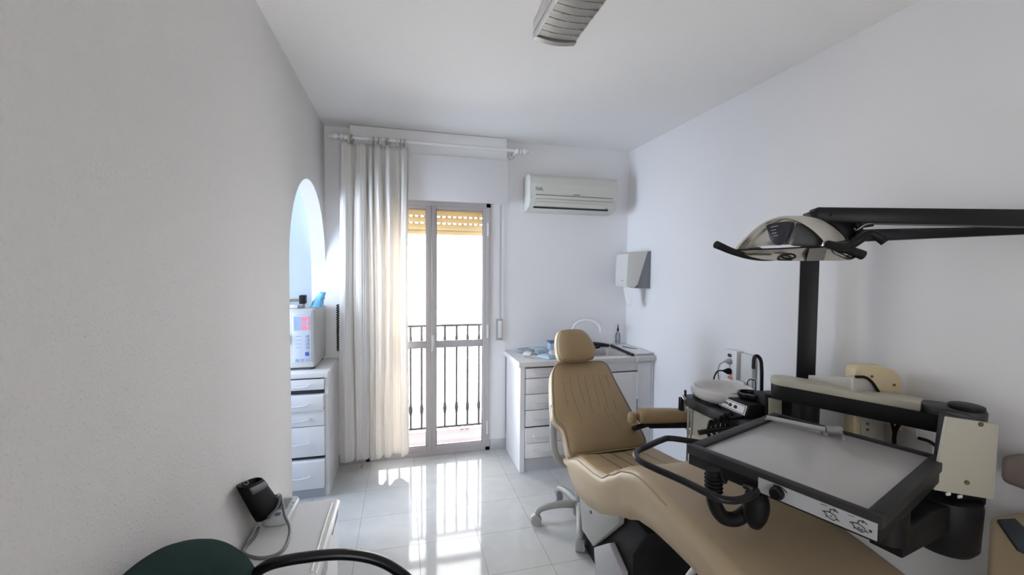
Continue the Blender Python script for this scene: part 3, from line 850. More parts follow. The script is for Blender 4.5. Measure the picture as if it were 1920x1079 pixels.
# headrest
hy = -1.0
h_up = Vector((0, .30, .95)).normalized(); h_n = n_x.cross(h_up)
hc0 = Vector((1.66, -1.03, 1.05))
if h_n.dot(CAM-hc0) < 0: h_n = -h_n
def on_head(x, y):
    v = FW + (x-960)/F_PX*RT - (y-539.5)/F_PX*UP
    t = (hc0-CAM).dot(h_n)/v.dot(h_n)
    return CAM+v*t
ho = [(1047, 632), (1052, 622), (1062, 619), (1078, 618.5), (1092, 619.5), (1101, 626), (1108, 635), (1114, 645), (1117, 654), (1117, 664), (1113, 672), (1104, 674.5), (1080, 676.5), (1060, 677.5), (1052, 674), (1048, 664), (1046, 648)]
hf = catmull([on_head(x, y) for x, y in ho], 4, True)
hcen = sum(hf, Vector())/len(hf)
def hoff(ins, d):
    out = []
    for p in hf:
        v = p-hcen; l = v.length
        out.append(hcen+v*((l-ins)/l)+h_n*d)
    return out
hd_ = obj('headrest', G().loft([hoff(.03, -.085), hoff(.008, -.078), hoff(-.002, -.055), hoff(-.003, -.02), hoff(.002, -.004), hoff(.014, .008), hoff(.04, .016), hoff(.08, .018)]), m_tan, dc, 60)
obj('headrest_side', G().loft([hoff(.006, -.075), hoff(-.005, -.055), hoff(-.006, -.022), hoff(-.003, -.013)], cap=False), m_beige, hd_, 60)
obj('headrest_knob', G().cyl(hcen+Vector((.145, .03, -.025)), hcen+Vector((.17, .03, -.02)), .009).cyl(hcen+Vector((.10, .04, -.035)), hcen+Vector((.16, .03, -.022)), .005), m_blackg, hd_)
b0 = on_back(1082, 683, -.05); b1 = on_head(1080, 668)-h_n*.045
for dx in (-.03, .03):
    obj('headrest_bar', G().cyl(b0+Vector((dx, 0, -.06)), b1+Vector((dx, 0, .03)), .008), m_blackm, dc)
# back support arm below the backrest
obj('back_hinge', G().prism([(1.62, -1.28, .40), (1.62, -1.34, .52), (1.62, -1.20, .66), (1.62, -1.12, .60)], (.20, 0, 0), .01), m_black, dc)
# swung-out right armrest
az = .735
a0 = on(1197, 780, 'Z', az); a1 = on(1318, 779, 'Z', az)
adir = (a1-a0).normalized(); aper = Vector((-adir.y, adir.x, 0))
rings = []
L_ = (a1-a0).length
for k in range(13):
    u = (0, .02, .1, .2, .3, .4, .5, .6, .7, .8, .9, .98, 1)[k]
    e = 1.0 if 0 < k < 12 else .82
    hw, hh = .036*e, (.034+.006*math.cos(2*u))*e
    c = a0 + adir*L_*u
    rings.append([c + aper*hw*math.copysign(abs(math.cos(a))**.6, math.cos(a)) + Vector((0, 0, hh*math.copysign(abs(math.sin(a))**.6, math.sin(a)))) for a in [2*PI*j/20 for j in range(20)]])
arm = obj('armrest', G().loft(rings), m_tan, dc, 50)
g = G().prism([a0+adir*.02-Vector((0, 0, .036))-aper*.02, a0+adir*.30-Vector((0, 0, .036))-aper*.02, a0+adir*.285-Vector((0, 0, .066))-aper*.02, a0+adir*.06-Vector((0, 0, .066))-aper*.02], aper*.04, .003)
obj('armrest_bar', g, m_blackm, arm)
obj('armrest_stay', G().tube([a0+adir*.27-Vector((0, 0, .06)), a0+adir*.31-Vector((0, 0, .14)), a0+adir*.315-Vector((0, 0, .17))], .009, 8, 3), m_steel, arm)
obj('armrest_bracket', G().tube([a0+adir*.05-Vector((0, 0, .05)), a0-adir*.02-Vector((0, 0, .07)), Vector((1.93, -1.25, .58)), Vector((1.90, -1.33, .52))], .014, 10, 4), m_blackm, arm)
obj('armrest_pivot', G().lathe([(.015, -.04), (.024, -.035), (.026, .0), (.018, .018), (.004, .022)], a0-adir*.035, (0, 0, 1), 20), m_tan, arm)

# ------------------------------------------------------------------ operator stool behind the chair
SXC, SYC = 1.61, -1.16
os_ = thing('operator_stool', 'grey wheeled operator stool half hidden behind the dental chair', 'stool', (SXC, SYC, 0))
obj('column', G().cyl((SXC, SYC, .07), (SXC, SYC, .36), .025).cyl((SXC, SYC, .055), (SXC, SYC, .13), .04), m_grey, os_)
for k in range(5):
    a = math.radians(171+72*k+(4 if k == 1 else 0))
    ca, sa = math.cos(a), math.sin(a)
    P_ = lambda r, z: (SXC+r*ca, SYC+r*sa, z)
    lg = obj('leg', G().tube([P_(.02, .115), P_(.12, .118), P_(.20, .108), P_(.245, .092), P_(.262, .068)], lambda t: .022-.005*t, 12, 5), m_grey, os_)
    w = Vector((-sa, ca, 0))
    c = Vector(P_(.268, .030))
    cs = obj('caster', G().cyl(c-w*.024, c-w*.004, .030, seg=20).cyl(c+w*.004, c+w*.024, .030, seg=20), m_greyd, lg)
    lg2 = G().cyl(Vector(P_(.262, .05)), Vector(P_(.262, .075)), .012).lathe([(.033, -.014), (.033, .014)], c+Vector((0, 0, .004)), w, 20)
    obj('caster_hood', lg2, m_grey, lg)
obj('seat_cushion', G().lathe([(.09, 0), (.125, .008), (.13, .025), (.12, .038), (.09, .044)], (SXC+.08, SYC, .34)), m_beige, os_)
# flat bent bracket seen left of the dental chair's backrest
pts = [on(1038, 760, 'Y', -1.14), on(1037, 800, 'Y', -1.15), on(1038, 830, 'Y', -1.16), on(1041, 850, 'Y', -1.17), on(1050, 865, 'Y', -1.17), on(1063, 870, 'Y', -1.17)]
pts += [Vector((SXC-.03, SYC, pts[-1].z-.02))]
obj('back_bracket', G().tube(pts, .021, 12, 6), m_grey, os_)
obj('back_pad', G().box((1.50, -1.08, .62), (1.72, -1.055, .72), .010, 3), m_grey, os_)

# ------------------------------------------------------------------ dental unit: cabinet, bowl, post
du = thing('dental_unit', 'cream and black dental unit with spittoon bowl and tall black post by the right wall', 'dental unit', (2.28, -1.75, 0))
obj('cabinet', G().box((2.075, -1.90, .0), (2.385, -1.54, .80), .012, 3), m_cream, du)
obj('side_recess', G().box((2.071, -1.88, .55), (2.08, -1.56, .66), .003), m_creamy, du)
obj('top_slab', G().box((2.05, -1.965, .80), (2.40, -1.50, .858), .010, 2), mat('unit_dark_grey', (.05, .048, .052), .5, bump=.2, bscale=300), du)
BC = (2.182, -1.655, .862)
bw = obj('spittoon_bowl', G().lathe([(.075, 0), (.11, .004), (.142, .022), (.152, .045), (.150, .066), (.140, .074), (.130, .070), (.118, .05), (.08, .03), (.02, .026)], BC, seg=48), m_ceramic, du)
obj('bowl_ring', G().lathe([(.12, -.004), (.14, .0), (.138, .012), (.112, .006)], BC, seg=40), m_rubber, du)
obj('water_pipe', G().tube([(2.345, -1.70, .86), (2.345, -1.70, .955), (2.33, -1.695, .975), (2.31, -1.69, .972), (2.30, -1.688, .955)], .006, 8, 4), m_chrome, bw)
# cup filler spout
sp0 = at(1428, 745, 2.05)
pts = [sp0+Vector((0, 0, -.10)), at(1428, 720, 2.05), at(1428, 690, 2.05), at(1426, 675, 2.05), at(1420, 668, 2.05), at(1414, 672, 2.05), at(1412.5, 692, 2.05)]
obj('cup_filler', G().tube(pts, .0082, 12, 6), m_blackm, du)
# control box with white label face
poly = [(2.085, y, z) for y, z in ((-1.745, .858), (-1.965, .858), (-1.965, .905), (-1.745, .905))]
cbx = obj('control_box', G().prism([(2.085, -1.915, .858), (2.105, -1.915, .922), (2.40, -1.915, .925), (2.40, -1.915, .858)], (0, .18, 0), .005), m_black, du)
def cf(u, v):   # point on the slanted label face
    return Vector((2.085-.0012+.02*(.12+.88*v), -1.740-.170*u, .866+.056*v))
def cquad(u0, u1, v0, v1, d=.0012): return [cf(u0, v0), cf(u1, v0), cf(u1, v1), cf(u0, v1)]
lbp = obj('label_plate', G().prism(cquad(.03, .97, .12, .88), (-.0012, 0, .0004)), m_whitep, cbx)
g = G()
for (a, b, c, d) in ((.06, .94, .18, .22), (.06, .94, .78, .82), (.06, .075, .18, .82), (.925, .94, .18, .82)):
    g.prism([p+Vector((-.0014, 0, .0004)) for p in cquad(a, b, c, d)], (-.001, 0, .0003))
for (u, v) in ((.42, .5), (.62, .5)):
    c = cf(u, v); g.lathe([(.008, 0), (.008, .006), (.006, .007)], c, (-.94, 0, .35), 14)
for k in range(4): g.prism([p+Vector((-.0014, 0, .0004)) for p in cquad(.14+.05*k, .17+.05*k, .42, .62)], (-.001, 0, .0003))
obj('label_marks', g, m_dark, lbp)
# cup ring on the control box
cr = Vector((2.20, -1.82, .938))
obj('cup_holder', G().lathe([(.042, -.013), (.056, -.010), (.058, 0), (.056, .012), (.048, .012), (.046, .002), (.03, -.002)], cr, seg=32), m_blackg, du)
# post: dark square column with lower body
_pp = at(1518, 490, 1.96)
PX_, PY_ = _pp.x, _pp.y
_pd = Vector((PX_-CAM.x, PY_-CAM.y, 0)).normalized(); _pr = Vector((_pd.y, -_pd.x, 0))
def post_box(u0, u1, v0, v1, z0, z1):
    o = Vector((PX_, PY_, 0))
    return [o+_pr*u+_pd*v+Vector((0, 0, z0)) for u, v in ((u0, v0), (u1, v0), (u1, v1), (u0, v1))], Vector((0, 0, z1-z0))
obj('post', G().prism(*post_box(-.037, .037, -.03, .04, .82, 1.68), .005, 2), m_blackm, du)
obj('post_trim', G().prism(*post_box(-.0375, -.0345, -.0315, -.028, .98, 1.66)), m_greyd, du)
obj('post_body', G().prism(*post_box(-.085, .055, -.055, .10, .0, .985), .010, 2), m_blackm, du)
vq = lambda x, y, k=0: at(x, y, 1.93+k)
vb = obj('valve_block', G().prism([vq(1434, 740), vq(1497, 748), vq(1497, 800), vq(1434, 800)], FW*.09, .006, 2), m_black, du)
obj('valve_cover', G().prism([vq(1441, 746, -.002), vq(1466, 752, -.002), vq(1466, 798, -.002), vq(1441, 792, -.002)], FW*.004, .001), m_cream, vb)
# instrument holder with tubing beside the unit (towards the dental chair)
g = G()
for k in range(5):
    c = at(1332+k*9, 800-k*4, 1.95)
    pts = [c+Vector((0, 0, -.05)), c+Vector((-.02, -.01, -.02)), c+Vector((-.006, -.005, .022)), c+Vector((.02, .01, .012)), c+Vector((.03, .015, -.03))]
    g.tube(pts, .0085, 8, 5)
hs = obj('instrument_hoses', g, m_rubber, du)
g = G().tube([at(1310, 812, 1.93), at(1345, 806, 1.93), at(1400, 800, 1.93)], .012, 10, 3).tube([at(1365, 785, 1.93), at(1395, 783, 1.95), at(1430, 785, 2.0)], .010, 8, 3)
g.box((2.06, -1.99, .77), (2.16, -1.93, .80), .004)
obj('instrument_holder', g, m_blackg, du)
# suction stand left of the top slab
g = G().cyl(at(1285, 732, 2.20), at(1285, 760, 2.20), .006).box(at(1278, 756, 2.2)-Vector((.012, .012, .04)), at(1278, 756, 2.2)+Vector((.02, .012, .03)), .004)
obj('saliva_ejector', g, m_blackg, du)
obj('ejector_tip', G().prism([at(1277, 742, 2.18), at(1283, 742, 2.18), at(1289, 750, 2.18), at(1286, 775, 2.18), at(1283, 775, 2.18), at(1283, 752, 2.18)], FW*.012, .001), m_chrome, du)
g = G().cyl((2.0535, -1.56, 0), (2.0535, -1.56, .81), .006); obj('support_pole', g, m_steel, du)

# ------------------------------------------------------------------ delivery arm with instrument tray
dl = thing('instrument_tray_unit', 'black framed instrument tray on a cream and black swing arm over the dental chair', 'instrument tray', (2.33, -2.05, .9))
zt = 1.065
s0 = on(1470, 708, 'Z', zt); e0 = on(1812, 766, 'Z', zt)
ad = (e0-s0); ad.z = 0; La = ad.length; ad.normalize(); ap = Vector((-ad.y, ad.x, 0))
def stad(a, b, w, z, n=10, round_b=True):
    out = []
    for k in range(n+1):
        t = PI/2 + PI*k/n
        out.append(a + ad*w*math.cos(t) + ap*w*math.sin(t))
    if round_b:
        for k in range(n+1):
            t = -PI/2 + PI*k/n
            out.append(b + ad*w*math.cos(t) + ap*w*math.sin(t))
    else:
        out += [b-ap*w, b+ap*w]
    return [Vector((p.x, p.y, z)) for p in out]
wA = .052
m0 = s0+ad*(La*.80)
obj('arm_cover', G().prism(stad(s0, m0, wA, zt-.030, round_b=False), (0, 0, .030), .004, 2), m_cream, dl)
obj('arm_beam', G().prism(stad(s0, e0, wA-.003, zt-.095), (0, 0, .066), .006, 2), m_black, dl)
obj('arm_end', G().prism(stad(m0+ad*.04, e0, wA, zt-.032), (0, 0, .030), .005, 2), mat('arm_dark_grey', (.05, .047, .05), .5), dl)
obj('arm_cap', G().lathe([(.045, 0), (.047, .004), (.046, .012), (.04, .015)], Vector((e0.x, e0.y, zt-.002)), seg=28), m_black, dl)
obj('arm_pivot', G().cyl((s0.x+ad.x*.085, s0.y+ad.y*.085, .80), (s0.x+ad.x*.085, s0.y+ad.y*.085, zt-.09), .05), m_blackm, dl)
# swing body hanging under the arm end: cream cover over a black cylinder
def blk(x, y, d=1.30): return at(x, y, d)
tl, tr, br, bl = blk(1778, 783), blk(1874, 797), blk(1864, 938), blk(1752, 920)
nn = Vector((FW.x, FW.y, 0)).normalized()
obj('swing_cover', G().prism([tl, tr, br, bl], nn*.012, .002), m_cream, dl)
obj('swing_body', G().prism([tl.lerp(tr, .45)+nn*.0125, tr.lerp(tl, .03)+nn*.0125, br.lerp(bl, .03)+nn*.0125-Vector((0, 0, .03)), bl.lerp(br, .45)+nn*.0125-Vector((0, 0, .03))], nn*.09, .008, 2), m_black, dl)
for (x, y) in ((1838, 796), (1812, 905)):
    obj('cover_screw', G().lathe([(.007, 0), (.007, .004)], blk(x, y), -nn, 12), m_seam, dl)
kc = (blk(1803, 960)+blk(1803, 1000))/2 + nn*.055
cap_top, cap_bot = blk(1803, 940, 1.31).z, blk(1803, 1042, 1.31).z
obj('swivel_joint', G().lathe([(.03, cap_bot-.008), (.07, cap_bot), (.084, cap_bot+.02), (.088, cap_top-.02), (.085, cap_top)], Vector((kc.x, kc.y, 0)), seg=36), m_black, dl)
g = G()
for x in (1778, 1800): g.box(blk(x, 927+(x-1778)*.22, 1.297)-Vector((.008, .002, .004)), blk(x, 927+(x-1778)*.22, 1.297)+Vector((.008, .002, .004)))
obj('joint_marks', g, m_whitep, dl)
# tray
ZTY = .95
A, B, C_, D = (on(x, y, 'Z', ZTY) for x, y in ((1288, 834), (1656, 975), (1739, 851), (1432, 767)))
ux = (B-A).normalized(); uy = Vector((-ux.y, ux.x, 0))
lx, ly = .512, .605
O = A.copy()
def tp(u, v, z=ZTY): return Vector((O.x, O.y, 0)) + ux*u + uy*v + Vector((0, 0, z))
if (D-A).dot(uy) < 0: uy = -uy
def tbox(u0, u1, v0, v1, z0, z1, bev=.003):
    return [tp(u0, v0, z0), tp(u1, v0, z0), tp(u1, v1, z0), tp(u0, v1, z0)], Vector((0, 0, z1-z0)), bev
g = G()
ri = .030
for (u0, u1, v0, v1) in ((0, lx, 0, ri), (0, lx, ly-.018, ly), (0, .036, ri, ly-.018), (lx-.036, lx, ri, ly-.018)):
    g.prism(*tbox(u0, u1, v0, v1, ZTY-.03, ZTY))
tf = obj('tray_frame', g, mat('tray_frame_black', (.022, .021, .022), .5, spec=.4, bump=.25, bscale=350), dl)
g = G().prism(*tbox(.004, lx-.004, .004, ly-.004, ZTY-.066, ZTY-.0195, .004)); obj('tray_body', g, m_black, dl)
obj('tray_panel', G().prism(*tbox(.034, lx-.034, ri-.002, ly-.018, ZTY-.019, ZTY-.010, .001)), m_traytop, dl)
# label strip with knob on the front face
def fp(u, z, d=.001): return tp(u, -d, z)
g = G().prism([fp(.232, ZTY-.057, 0), fp(lx-.008, ZTY-.057, 0), fp(lx-.008, ZTY-.015, 0), fp(.232, ZTY-.015, 0)], -uy*.0022); ls = obj('label_strip', g, m_label, dl)
kb = fp(.285, ZTY-.037, .002)
obj('knob', G().lathe([(.0185, 0), (.0185, .012), (.016, .016), (.014, .020)], kb, -uy, 24), m_blackg, ls)
g = G().tube([fp(.287-.024*math.cos(a), ZTY-.0365+.0195*math.sin(a), .0032) for a in [PI*.30+PI*.55*k/8 for k in range(9)]], .0017, 6, 2)
obj('knob_scale', g, m_dark, ls)
def icon(g, uc, zc, s, dot=False):
    L = lambda pts: g.tube([fp(uc+p[0]*s, zc+p[1]*s, .0032) for p in pts], .0011, 6, 0)
    L([(-1, .25), (-.25, .42), (.55, .2), (.85, -.3), (.3, -.72), (-.5, -.45), (-1, .25)])
    L([(.85, -.3), (1.15, -.45)]); L([(-1, .25), (-1.25, .12)]); L([(-.5, -.45), (-.75, -.5)])
    L([(-.2, .5), (-.1, 1.0), (.45, 1.18), (.95, .85)]); L([(.45, 1.18), (.4, .8)])
    L([(-.15, -.1), (.1, -.15)])
    if dot: g.ball(fp(uc+1.4*s, zc+.0*s, .003), .0032, 10); L([(-.3, -.3), (.3, -.45), (.4, -.1)])
for uc, dt in ((.412, False), (.470, True)):
    g = G(); icon(g, uc, ZTY-.039, .0155, dt)
    g.tube([fp(uc-.024, ZTY-.0205, .003), fp(uc-.010, ZTY-.020, .003)], .0006, 5, 0)
    obj('label_icon', g, m_dark, ls)
# link between tray and swivel joint
j0 = Vector((kc.x, kc.y, (cap_top+cap_bot)/2+.035)); j1 = tp(lx-.06, ly*.45, ZTY-.09)
dj = (j1-j0); dj.z = 0; dj.normalize(); pj_ = Vector((-dj.y, dj.x, 0))
g = G().prism([j0-pj_*.04-Vector((0, 0, .04)), j0+pj_*.04-Vector((0, 0, .04)), Vector((j1.x, j1.y, j0.z))+pj_*.04-Vector((0, 0, .04)), Vector((j1.x, j1.y, j0.z))-pj_*.04-Vector((0, 0, .04))], (0, 0, .085), .006)
obj('tray_link', g, m_black, dl)
jt = Vector((j1.x, j1.y, 0))
obj('tray_mount', G().cyl(jt+Vector((0, 0, j0.z)), jt+Vector((0, 0, ZTY-.066)), .05), m_black, dl)
# loop handle on the left of the tray
zh = ZTY-.035
pts = [tp(.012, .16, zh), on(1262, 823, 'Z', zh), on(1240, 826, 'Z', zh), on(1215, 837, 'Z', zh), on(1197, 845, 'Z', zh), on(1192, 854, 'Z', zh), on(1200, 865, 'Z', zh), on(1230, 880, 'Z', zh), on(1280, 902, 'Z', zh-.003), on(1330, 927, 'Z', zh-.008), on(1360, 938, 'Z', zh-.015), on(1392, 937, 'Z', zh-.018), on(1418, 922, 'Z', zh-.018), tp(.19, .01, ZTY-.062)]
obj('tray_handle', G().tube(pts, .0105, 12, 5), m_blackm, dl)
# hose bundle hanging below the tray
dH = 1.30
g = G().tube([at(1336, 880, dH), at(1338, 900, dH), at(1337, 925, dH), at(1342, 950, dH), at(1356, 970, dH), at(1378, 974, dH), at(1398, 962, dH), at(1412, 946, dH), at(1420, 920, dH), at(1424, 900, dH)], .0215, 14, 6)
hz = obj('tray_hose', g, m_rubber, dl)
g = G()
for k in range(5):
    p = at(1338, 892+k*7, dH); g.lathe([(.022, -.004), (.027, 0), (.022, .004)], p, (0, 0, 1), 18)
g.tube([at(1350, 888, dH-.02), at(1358, 905, dH-.02), at(1362, 898, dH-.02)], .006, 8, 4)
obj('hose_collar', g, m_blackg, hz)
rings = []
obj('hose_grip', G().tube([at(1418, 925, dH-.03), at(1418, 945, dH-.035), at(1416, 970, dH-.035), at(1415, 986, dH-.03)], lambda t: .018+.018*math.sin(PI*min(1, t*.8+.2)), 14, 5), m_rubber, dl)

# air/water syringe lying at the tray's back edge
sy_ = thing('air_water_syringe', 'clear wrapped handpiece syringe lying along the back of the instrument tray', 'syringe', tp(.1, ly-.05, ZTY))
s1 = on(1438, 783, 'Z', ZTY+.008); s2 = on(1548, 806, 'Z', ZTY+.010); s3 = on(1578, 808, 'Z', ZTY+.012); s4 = on(1583, 828, 'Z', ZTY+.008)
obj('syringe_body', G().tube([s1, s1.lerp(s2, .5), s2], .0085, 10, 3), mat('frosted_plastic', (.50, .49, .48), .35), sy_)
obj('syringe_head', G().tube([s2, s2.lerp(s3, .5), s3], .0145, 12, 3), mat('frosted_plastic_head', (.36, .35, .34), .25), sy_)
obj('syringe_tip', G().tube([s3, s3.lerp(s4, .4)+Vector((0, 0, .003)), s4], .0045, 8, 4), m_chrome, sy_)
obj('syringe_rest', G().cyl(s2-Vector((0, 0, .008)), Vector((s2.x, s2.y, ZTY-.010)), .008).cyl(s1-Vector((0, 0, .006)), Vector((s1.x, s1.y, ZTY-.010)), .008), m_greyd, sy_)

# ------------------------------------------------------------------ operating lamp
ol = thing('operating_lamp', 'dental operating lamp with mirrored reflector and black handles on a black arm', 'lamp', (PX_, PY_, 1.68))
dL = 1.25
ctr = at(1490, 470, dL)
back = (FW*.13 + RT*.175 + UP*.028)
def lp(x, y, k=0): return at(x, y, dL) + back*k
def lq(x, y, k=0): return at(x, y, dL+.13*k)
arc_o = [(1377, 469), (1388, 455), (1402, 441), (1418, 427), (1436, 415), (1456, 408), (1478, 407), (1498, 413), (1516, 423), (1532, 435), (1545, 448), (1551, 457)]
outer = catmull([lp(x, y) for x, y in arc_o], 3)
base_c = lp(1464, 466)
def sc_(ps, s): return [base_c + (p-base_c)*s for p in ps]
n_ = len(outer)
rings = [sc_(outer, .955), sc_(outer, 1.0), [p+back*.08 for p in sc_(outer, 1.02)], [p+back*.5 for p in sc_(outer, 1.0)], [p+back*.9 for p in sc_(outer, .92)], [p+back*.95 for p in sc_(outer, .88)]]
inner = [[p+back*.9 for p in sc_(outer, .85)], [p+back*.5 for p in sc_(outer, .93)], sc_(outer, .955)]
g = G().loft(rings+inner, cap=False, closed=False)
obj('lamp_shell', g, m_shell, ol, 50)
# mirrored concave reflector inside the shell
refl = []
for (s, k) in ((.95, .02), (.94, .35), (.85, .65), (.60, .85), (.3, .92), (.02, .94)):
    refl.append([p+back*k for p in sc_(outer, s)])
obj('reflector', G().loft(refl, cap=False, closed=False), m_mirror, ol, 80)
# lower reflector: shallow mirrored trough under the opening
low_o = [(1379, 469), (1392, 476), (1408, 482), (1430, 487), (1460, 489), (1500, 489.5), (1540, 489), (1570, 489), (1592, 488)]
up_o = [(1379, 468), (1400, 467), (1420, 466.5), (1440, 466), (1470, 465), (1500, 464), (1530, 463), (1546, 463), (1556, 464)]
fr = [lp(x, y) for x, y in low_o]; fu = [lp(x, y) for x, y in up_o]
obj('lower_reflector', G().loft([fu, [a.lerp(b, .5)+back*.08 for a, b in zip(fu, fr)], fr, [p+back*.12 - UP*0 for p in fr], [p+back*.6 + UP*.006 for p in fr]], cap=False, closed=False), m_mirror, ol, 60)
bk_low = [p+back*.6+UP*.006 for p in fr]
obj('rear_housing', G().loft([bk_low, [p+back*.9 for p in sc_(outer, .88)][:1]*len(bk_low)], cap=False, closed=False) if False else G().tube([lq(1545, 428, 1.25), lq(1560, 425, 1.35), lq(1575, 422, 1.4)], .022, 14, 4), m_blackm, ol)
obj('rim_strip', G().tube([lp(1379, 469, -.01), lp(1460, 466.5, -.01), lp(1546, 463, -.01), lp(1570, 472, -.01), lp(1597, 485, -.01)], .0022, 6, 3), m_blackg, ol)
# bulb shield: dark rounded tongue hanging inside
tg = [(1433, 424), (1445, 419.5), (1462, 417), (1480, 418), (1478, 432), (1472, 448), (1466, 457), (1458, 461), (1449, 459), (1441, 450), (1437, 437)]
bs_ = obj('bulb_shield', G().prism(catmull([lp(x, y, .05) for x, y in tg], 3, True), back*.12, .002), mat('shield_dark', (.03, .03, .045), .3), ol)
g = G()
for (xa, ya, xb, yb) in ((1442, 427, 1456, 424), (1443, 433, 1452, 431), (1445, 438, 1453, 437), (1448, 443, 1456, 442)):
    g.tube([lp(xa, ya, .045), lp(xb, yb, .045)], .0006, 5, 0)
obj('shield_marks', g, m_whitep, bs_)
obj('smoked_cover', G().prism(catmull([lp(x, y, .22) for x, y in ((1480, 420), (1502, 428), (1522, 441), (1540, 455), (1532, 463), (1500, 464), (1476, 464), (1468, 458), (1476, 438))], 2, True), back*.05, .001), mat('smoked_plastic', (.11, .115, .12), .2), ol)
obj('switch_reflection', G().tube([lp(1480+13*math.cos(a), 480.5+4.5*math.sin(a), -.03) for a in [2*PI*k/16 for k in range(16)]], .0030, 8, 0, closed=True), m_blackg, ol)  # black ring modelled in place of the switch's reflection in the mirror
obj('side_tab', G().prism([lp(1541, 462, -.02), lp(1543, 453, -.02), lp(1549, 451, -.02), lp(1550, 464, -.02)], back*.1, .002), m_chrome, ol)
obj('grey_strip', G().prism([lp(1519, 466, -.03), lp(1551, 464, -.03), lp(1545, 488.5, -.03), lp(1513, 489.5, -.03)], back*.03, .001), mat('strip_grey', (.17, .165, .16), .4), ol)
# handles
obj('handle', G().tube([lp(1350, 458, -.1), lp(1357, 463, -.05), lp(1371, 471, 0), lp(1392, 481, .1), lp(1415, 487, .2), lp(1435, 488, .3)], lambda t: .0115-.004*t, 12, 5), m_black, ol)
obj('handle', G().tube([lq(1552, 459, -.05), lq(1572, 462, -.05), lq(1592, 461, -.05), lq(1610, 451, -.1), lq(1624, 441, -.12), lq(1636, 439, -.15), lq(1650, 447, -.2), lq(1660, 455, -.25)], lambda t: .0125, 12, 5), m_black, ol)
obj('handle', G().tube([lq(1560, 466, .2), lq(1585, 468, .3), lq(1605, 474, .4), lq(1618, 479, .4)], lambda t: .012+.003*t, 12, 4), m_black, ol)
# yoke behind the shell
obj('yoke', G().tube([lq(1552, 404, 1.1), lq(1575, 401, 1.1), lq(1596, 408, 1.1), lq(1609, 422, 1.05), lq(1611, 438, 1.0), lq(1602, 450, .9)], .010, 10, 5), m_blackm, ol)
obj('yoke_plate', G().prism([lq(1538, 404, 1.15), lq(1570, 402, 1.15), lq(1598, 416, 1.12), lq(1606, 440, 1.08), lq(1603, 462, 1.05), lq(1590, 448, 1.08), lq(1568, 425, 1.12)], FW*.03, .003), m_black, ol)
# arms
p_l = at(1522, 404, 1.42); p_r = at(1990, 412, 1.27)
def beam(name, pa, pb, ha, hb, w, m_):
    d = (pb-pa).normalized(); s = Vector((-d.y, d.x, 0)).normalized(); u = Vector((0, 0, 1))
    rings = []
    for (p, h) in ((pa, ha), (pa+d*.01, ha), (pb-d*.01, hb), (pb, hb)):
        e = .8 if p in (pa, pb) else 1
        rings.append([p + s*w*a*e + u*h*b*e for a, b in ((-1, -.8), (-.85, -1), (.85, -1), (1, -.8), (1, .8), (.85, 1), (-.85, 1), (-1, .8))])
    return obj(name, G().loft(rings), m_, ol)
beam('spring_arm', p_l, p_r, .024, .026, .026, m_blackm)
q_l = Vector((PX_, PY_, 1.695)); q_r = at(1990, 430, 1.29)
beam('lower_arm', q_l, q_r, .030, .011, .022, m_blackm)
obj('arm_pivot', G().cyl(at(1985, 445, 1.28), at(1985, 390, 1.28), .032), m_black, ol)
obj('arm_tip', G().prism([at(1519, 398, 1.40), at(1540, 391, 1.40), at(1640, 390, 1.40), at(1640, 425, 1.40), at(1560, 432, 1.40), at(1524, 420, 1.40)], FW*.04, .004), m_blackm, ol)
obj('post_collar', G().lathe([(.04, 1.66), (.045, 1.665), (.045, 1.71), (.04, 1.715)], (PX_, PY_, 0), seg=28), m_blackm, ol)
obj('arm_cable', G().tube([at(1606, 432, 1.36), at(1640, 418, 1.37), at(1760, 420, 1.36), at(1900, 424, 1.33)], .002, 6, 4), m_greyd, ol)

# ------------------------------------------------------------------ x-ray head near right wall
dX = 1.69
xr = thing('xray_unit', 'cream dental x-ray head on a grey yoke beside the right wall', 'x-ray unit', at(1645, 800, dX))
def xp(x, y, k=0): return at(x, y, dX+k)
def xy_(x, y, k=0): return at(x, y, 1.92-(x-1520)*.0016+k)   # the yoke runs back towards the post
g = G().prism(catmull([xp(x, y) for x, y in ((1606, 692), (1620, 688), (1650, 688), (1672, 692), (1686, 702), (1691, 716), (1691, 745), (1690, 830), (1676, 846), (1640, 842), (1612, 834), (1603, 822), (1602, 770), (1604, 720))], 2, True), nn*.068 + RT*.010, .012, 3)
hx = obj('tube_head', g, m_creamy, xr, 50)
m_yoke = mat('yoke_grey', (.50, .48, .44), .45)
dY = 1.672
yp = lambda x, y: at(x, y, dY)
g = G().prism([yp(x, y) for x, y in ((1600, 742), (1674, 765), (1675, 810), (1672, 846), (1650, 842), (1632, 836), (1619, 826), (1619, 800), (1614, 788), (1606, 779), (1600, 775))], nn*.016, .003)
g.prism([at(1558, 744, dY+.15), yp(1601, 742), yp(1601, 776), at(1572, 757, dY+.10)], nn*.016, .003)
obj('yoke_plate', g, m_yoke, xr)
g = G().prism([yp(x, y) for x, y in ((1600, 709), (1630, 713), (1642, 722), (1648, 734), (1640, 745), (1600, 738))], nn*.016, .003)
g.prism([at(1520, 705, dY+.20), yp(1601, 709), yp(1601, 738), at(1520, 728, dY+.20)], nn*.016, .003)
obj('yoke_arm', g, m_yoke, xr)
g = G().prism([xp(x, y, -.05) for x, y in ((1672, 800), (1700, 812), (1740, 832), (1762, 850), (1765, 868), (1750, 872), (1720, 850), (1676, 838))], nn*.04, .004)
obj('support_arm', g, mat('support_grey', (.36, .34, .33), .45), xr)
g = G().tube([xp(1604, 707, -.026), xp(1622, 708, -.028), xp(1634, 716, -.03), xp(1642, 727, -.03), xp(1655, 750, -.03), xp(1664, 775, -.035), xp(1674, 800, -.05), xp(1678, 830, -.05)], .0055, 8, 5)
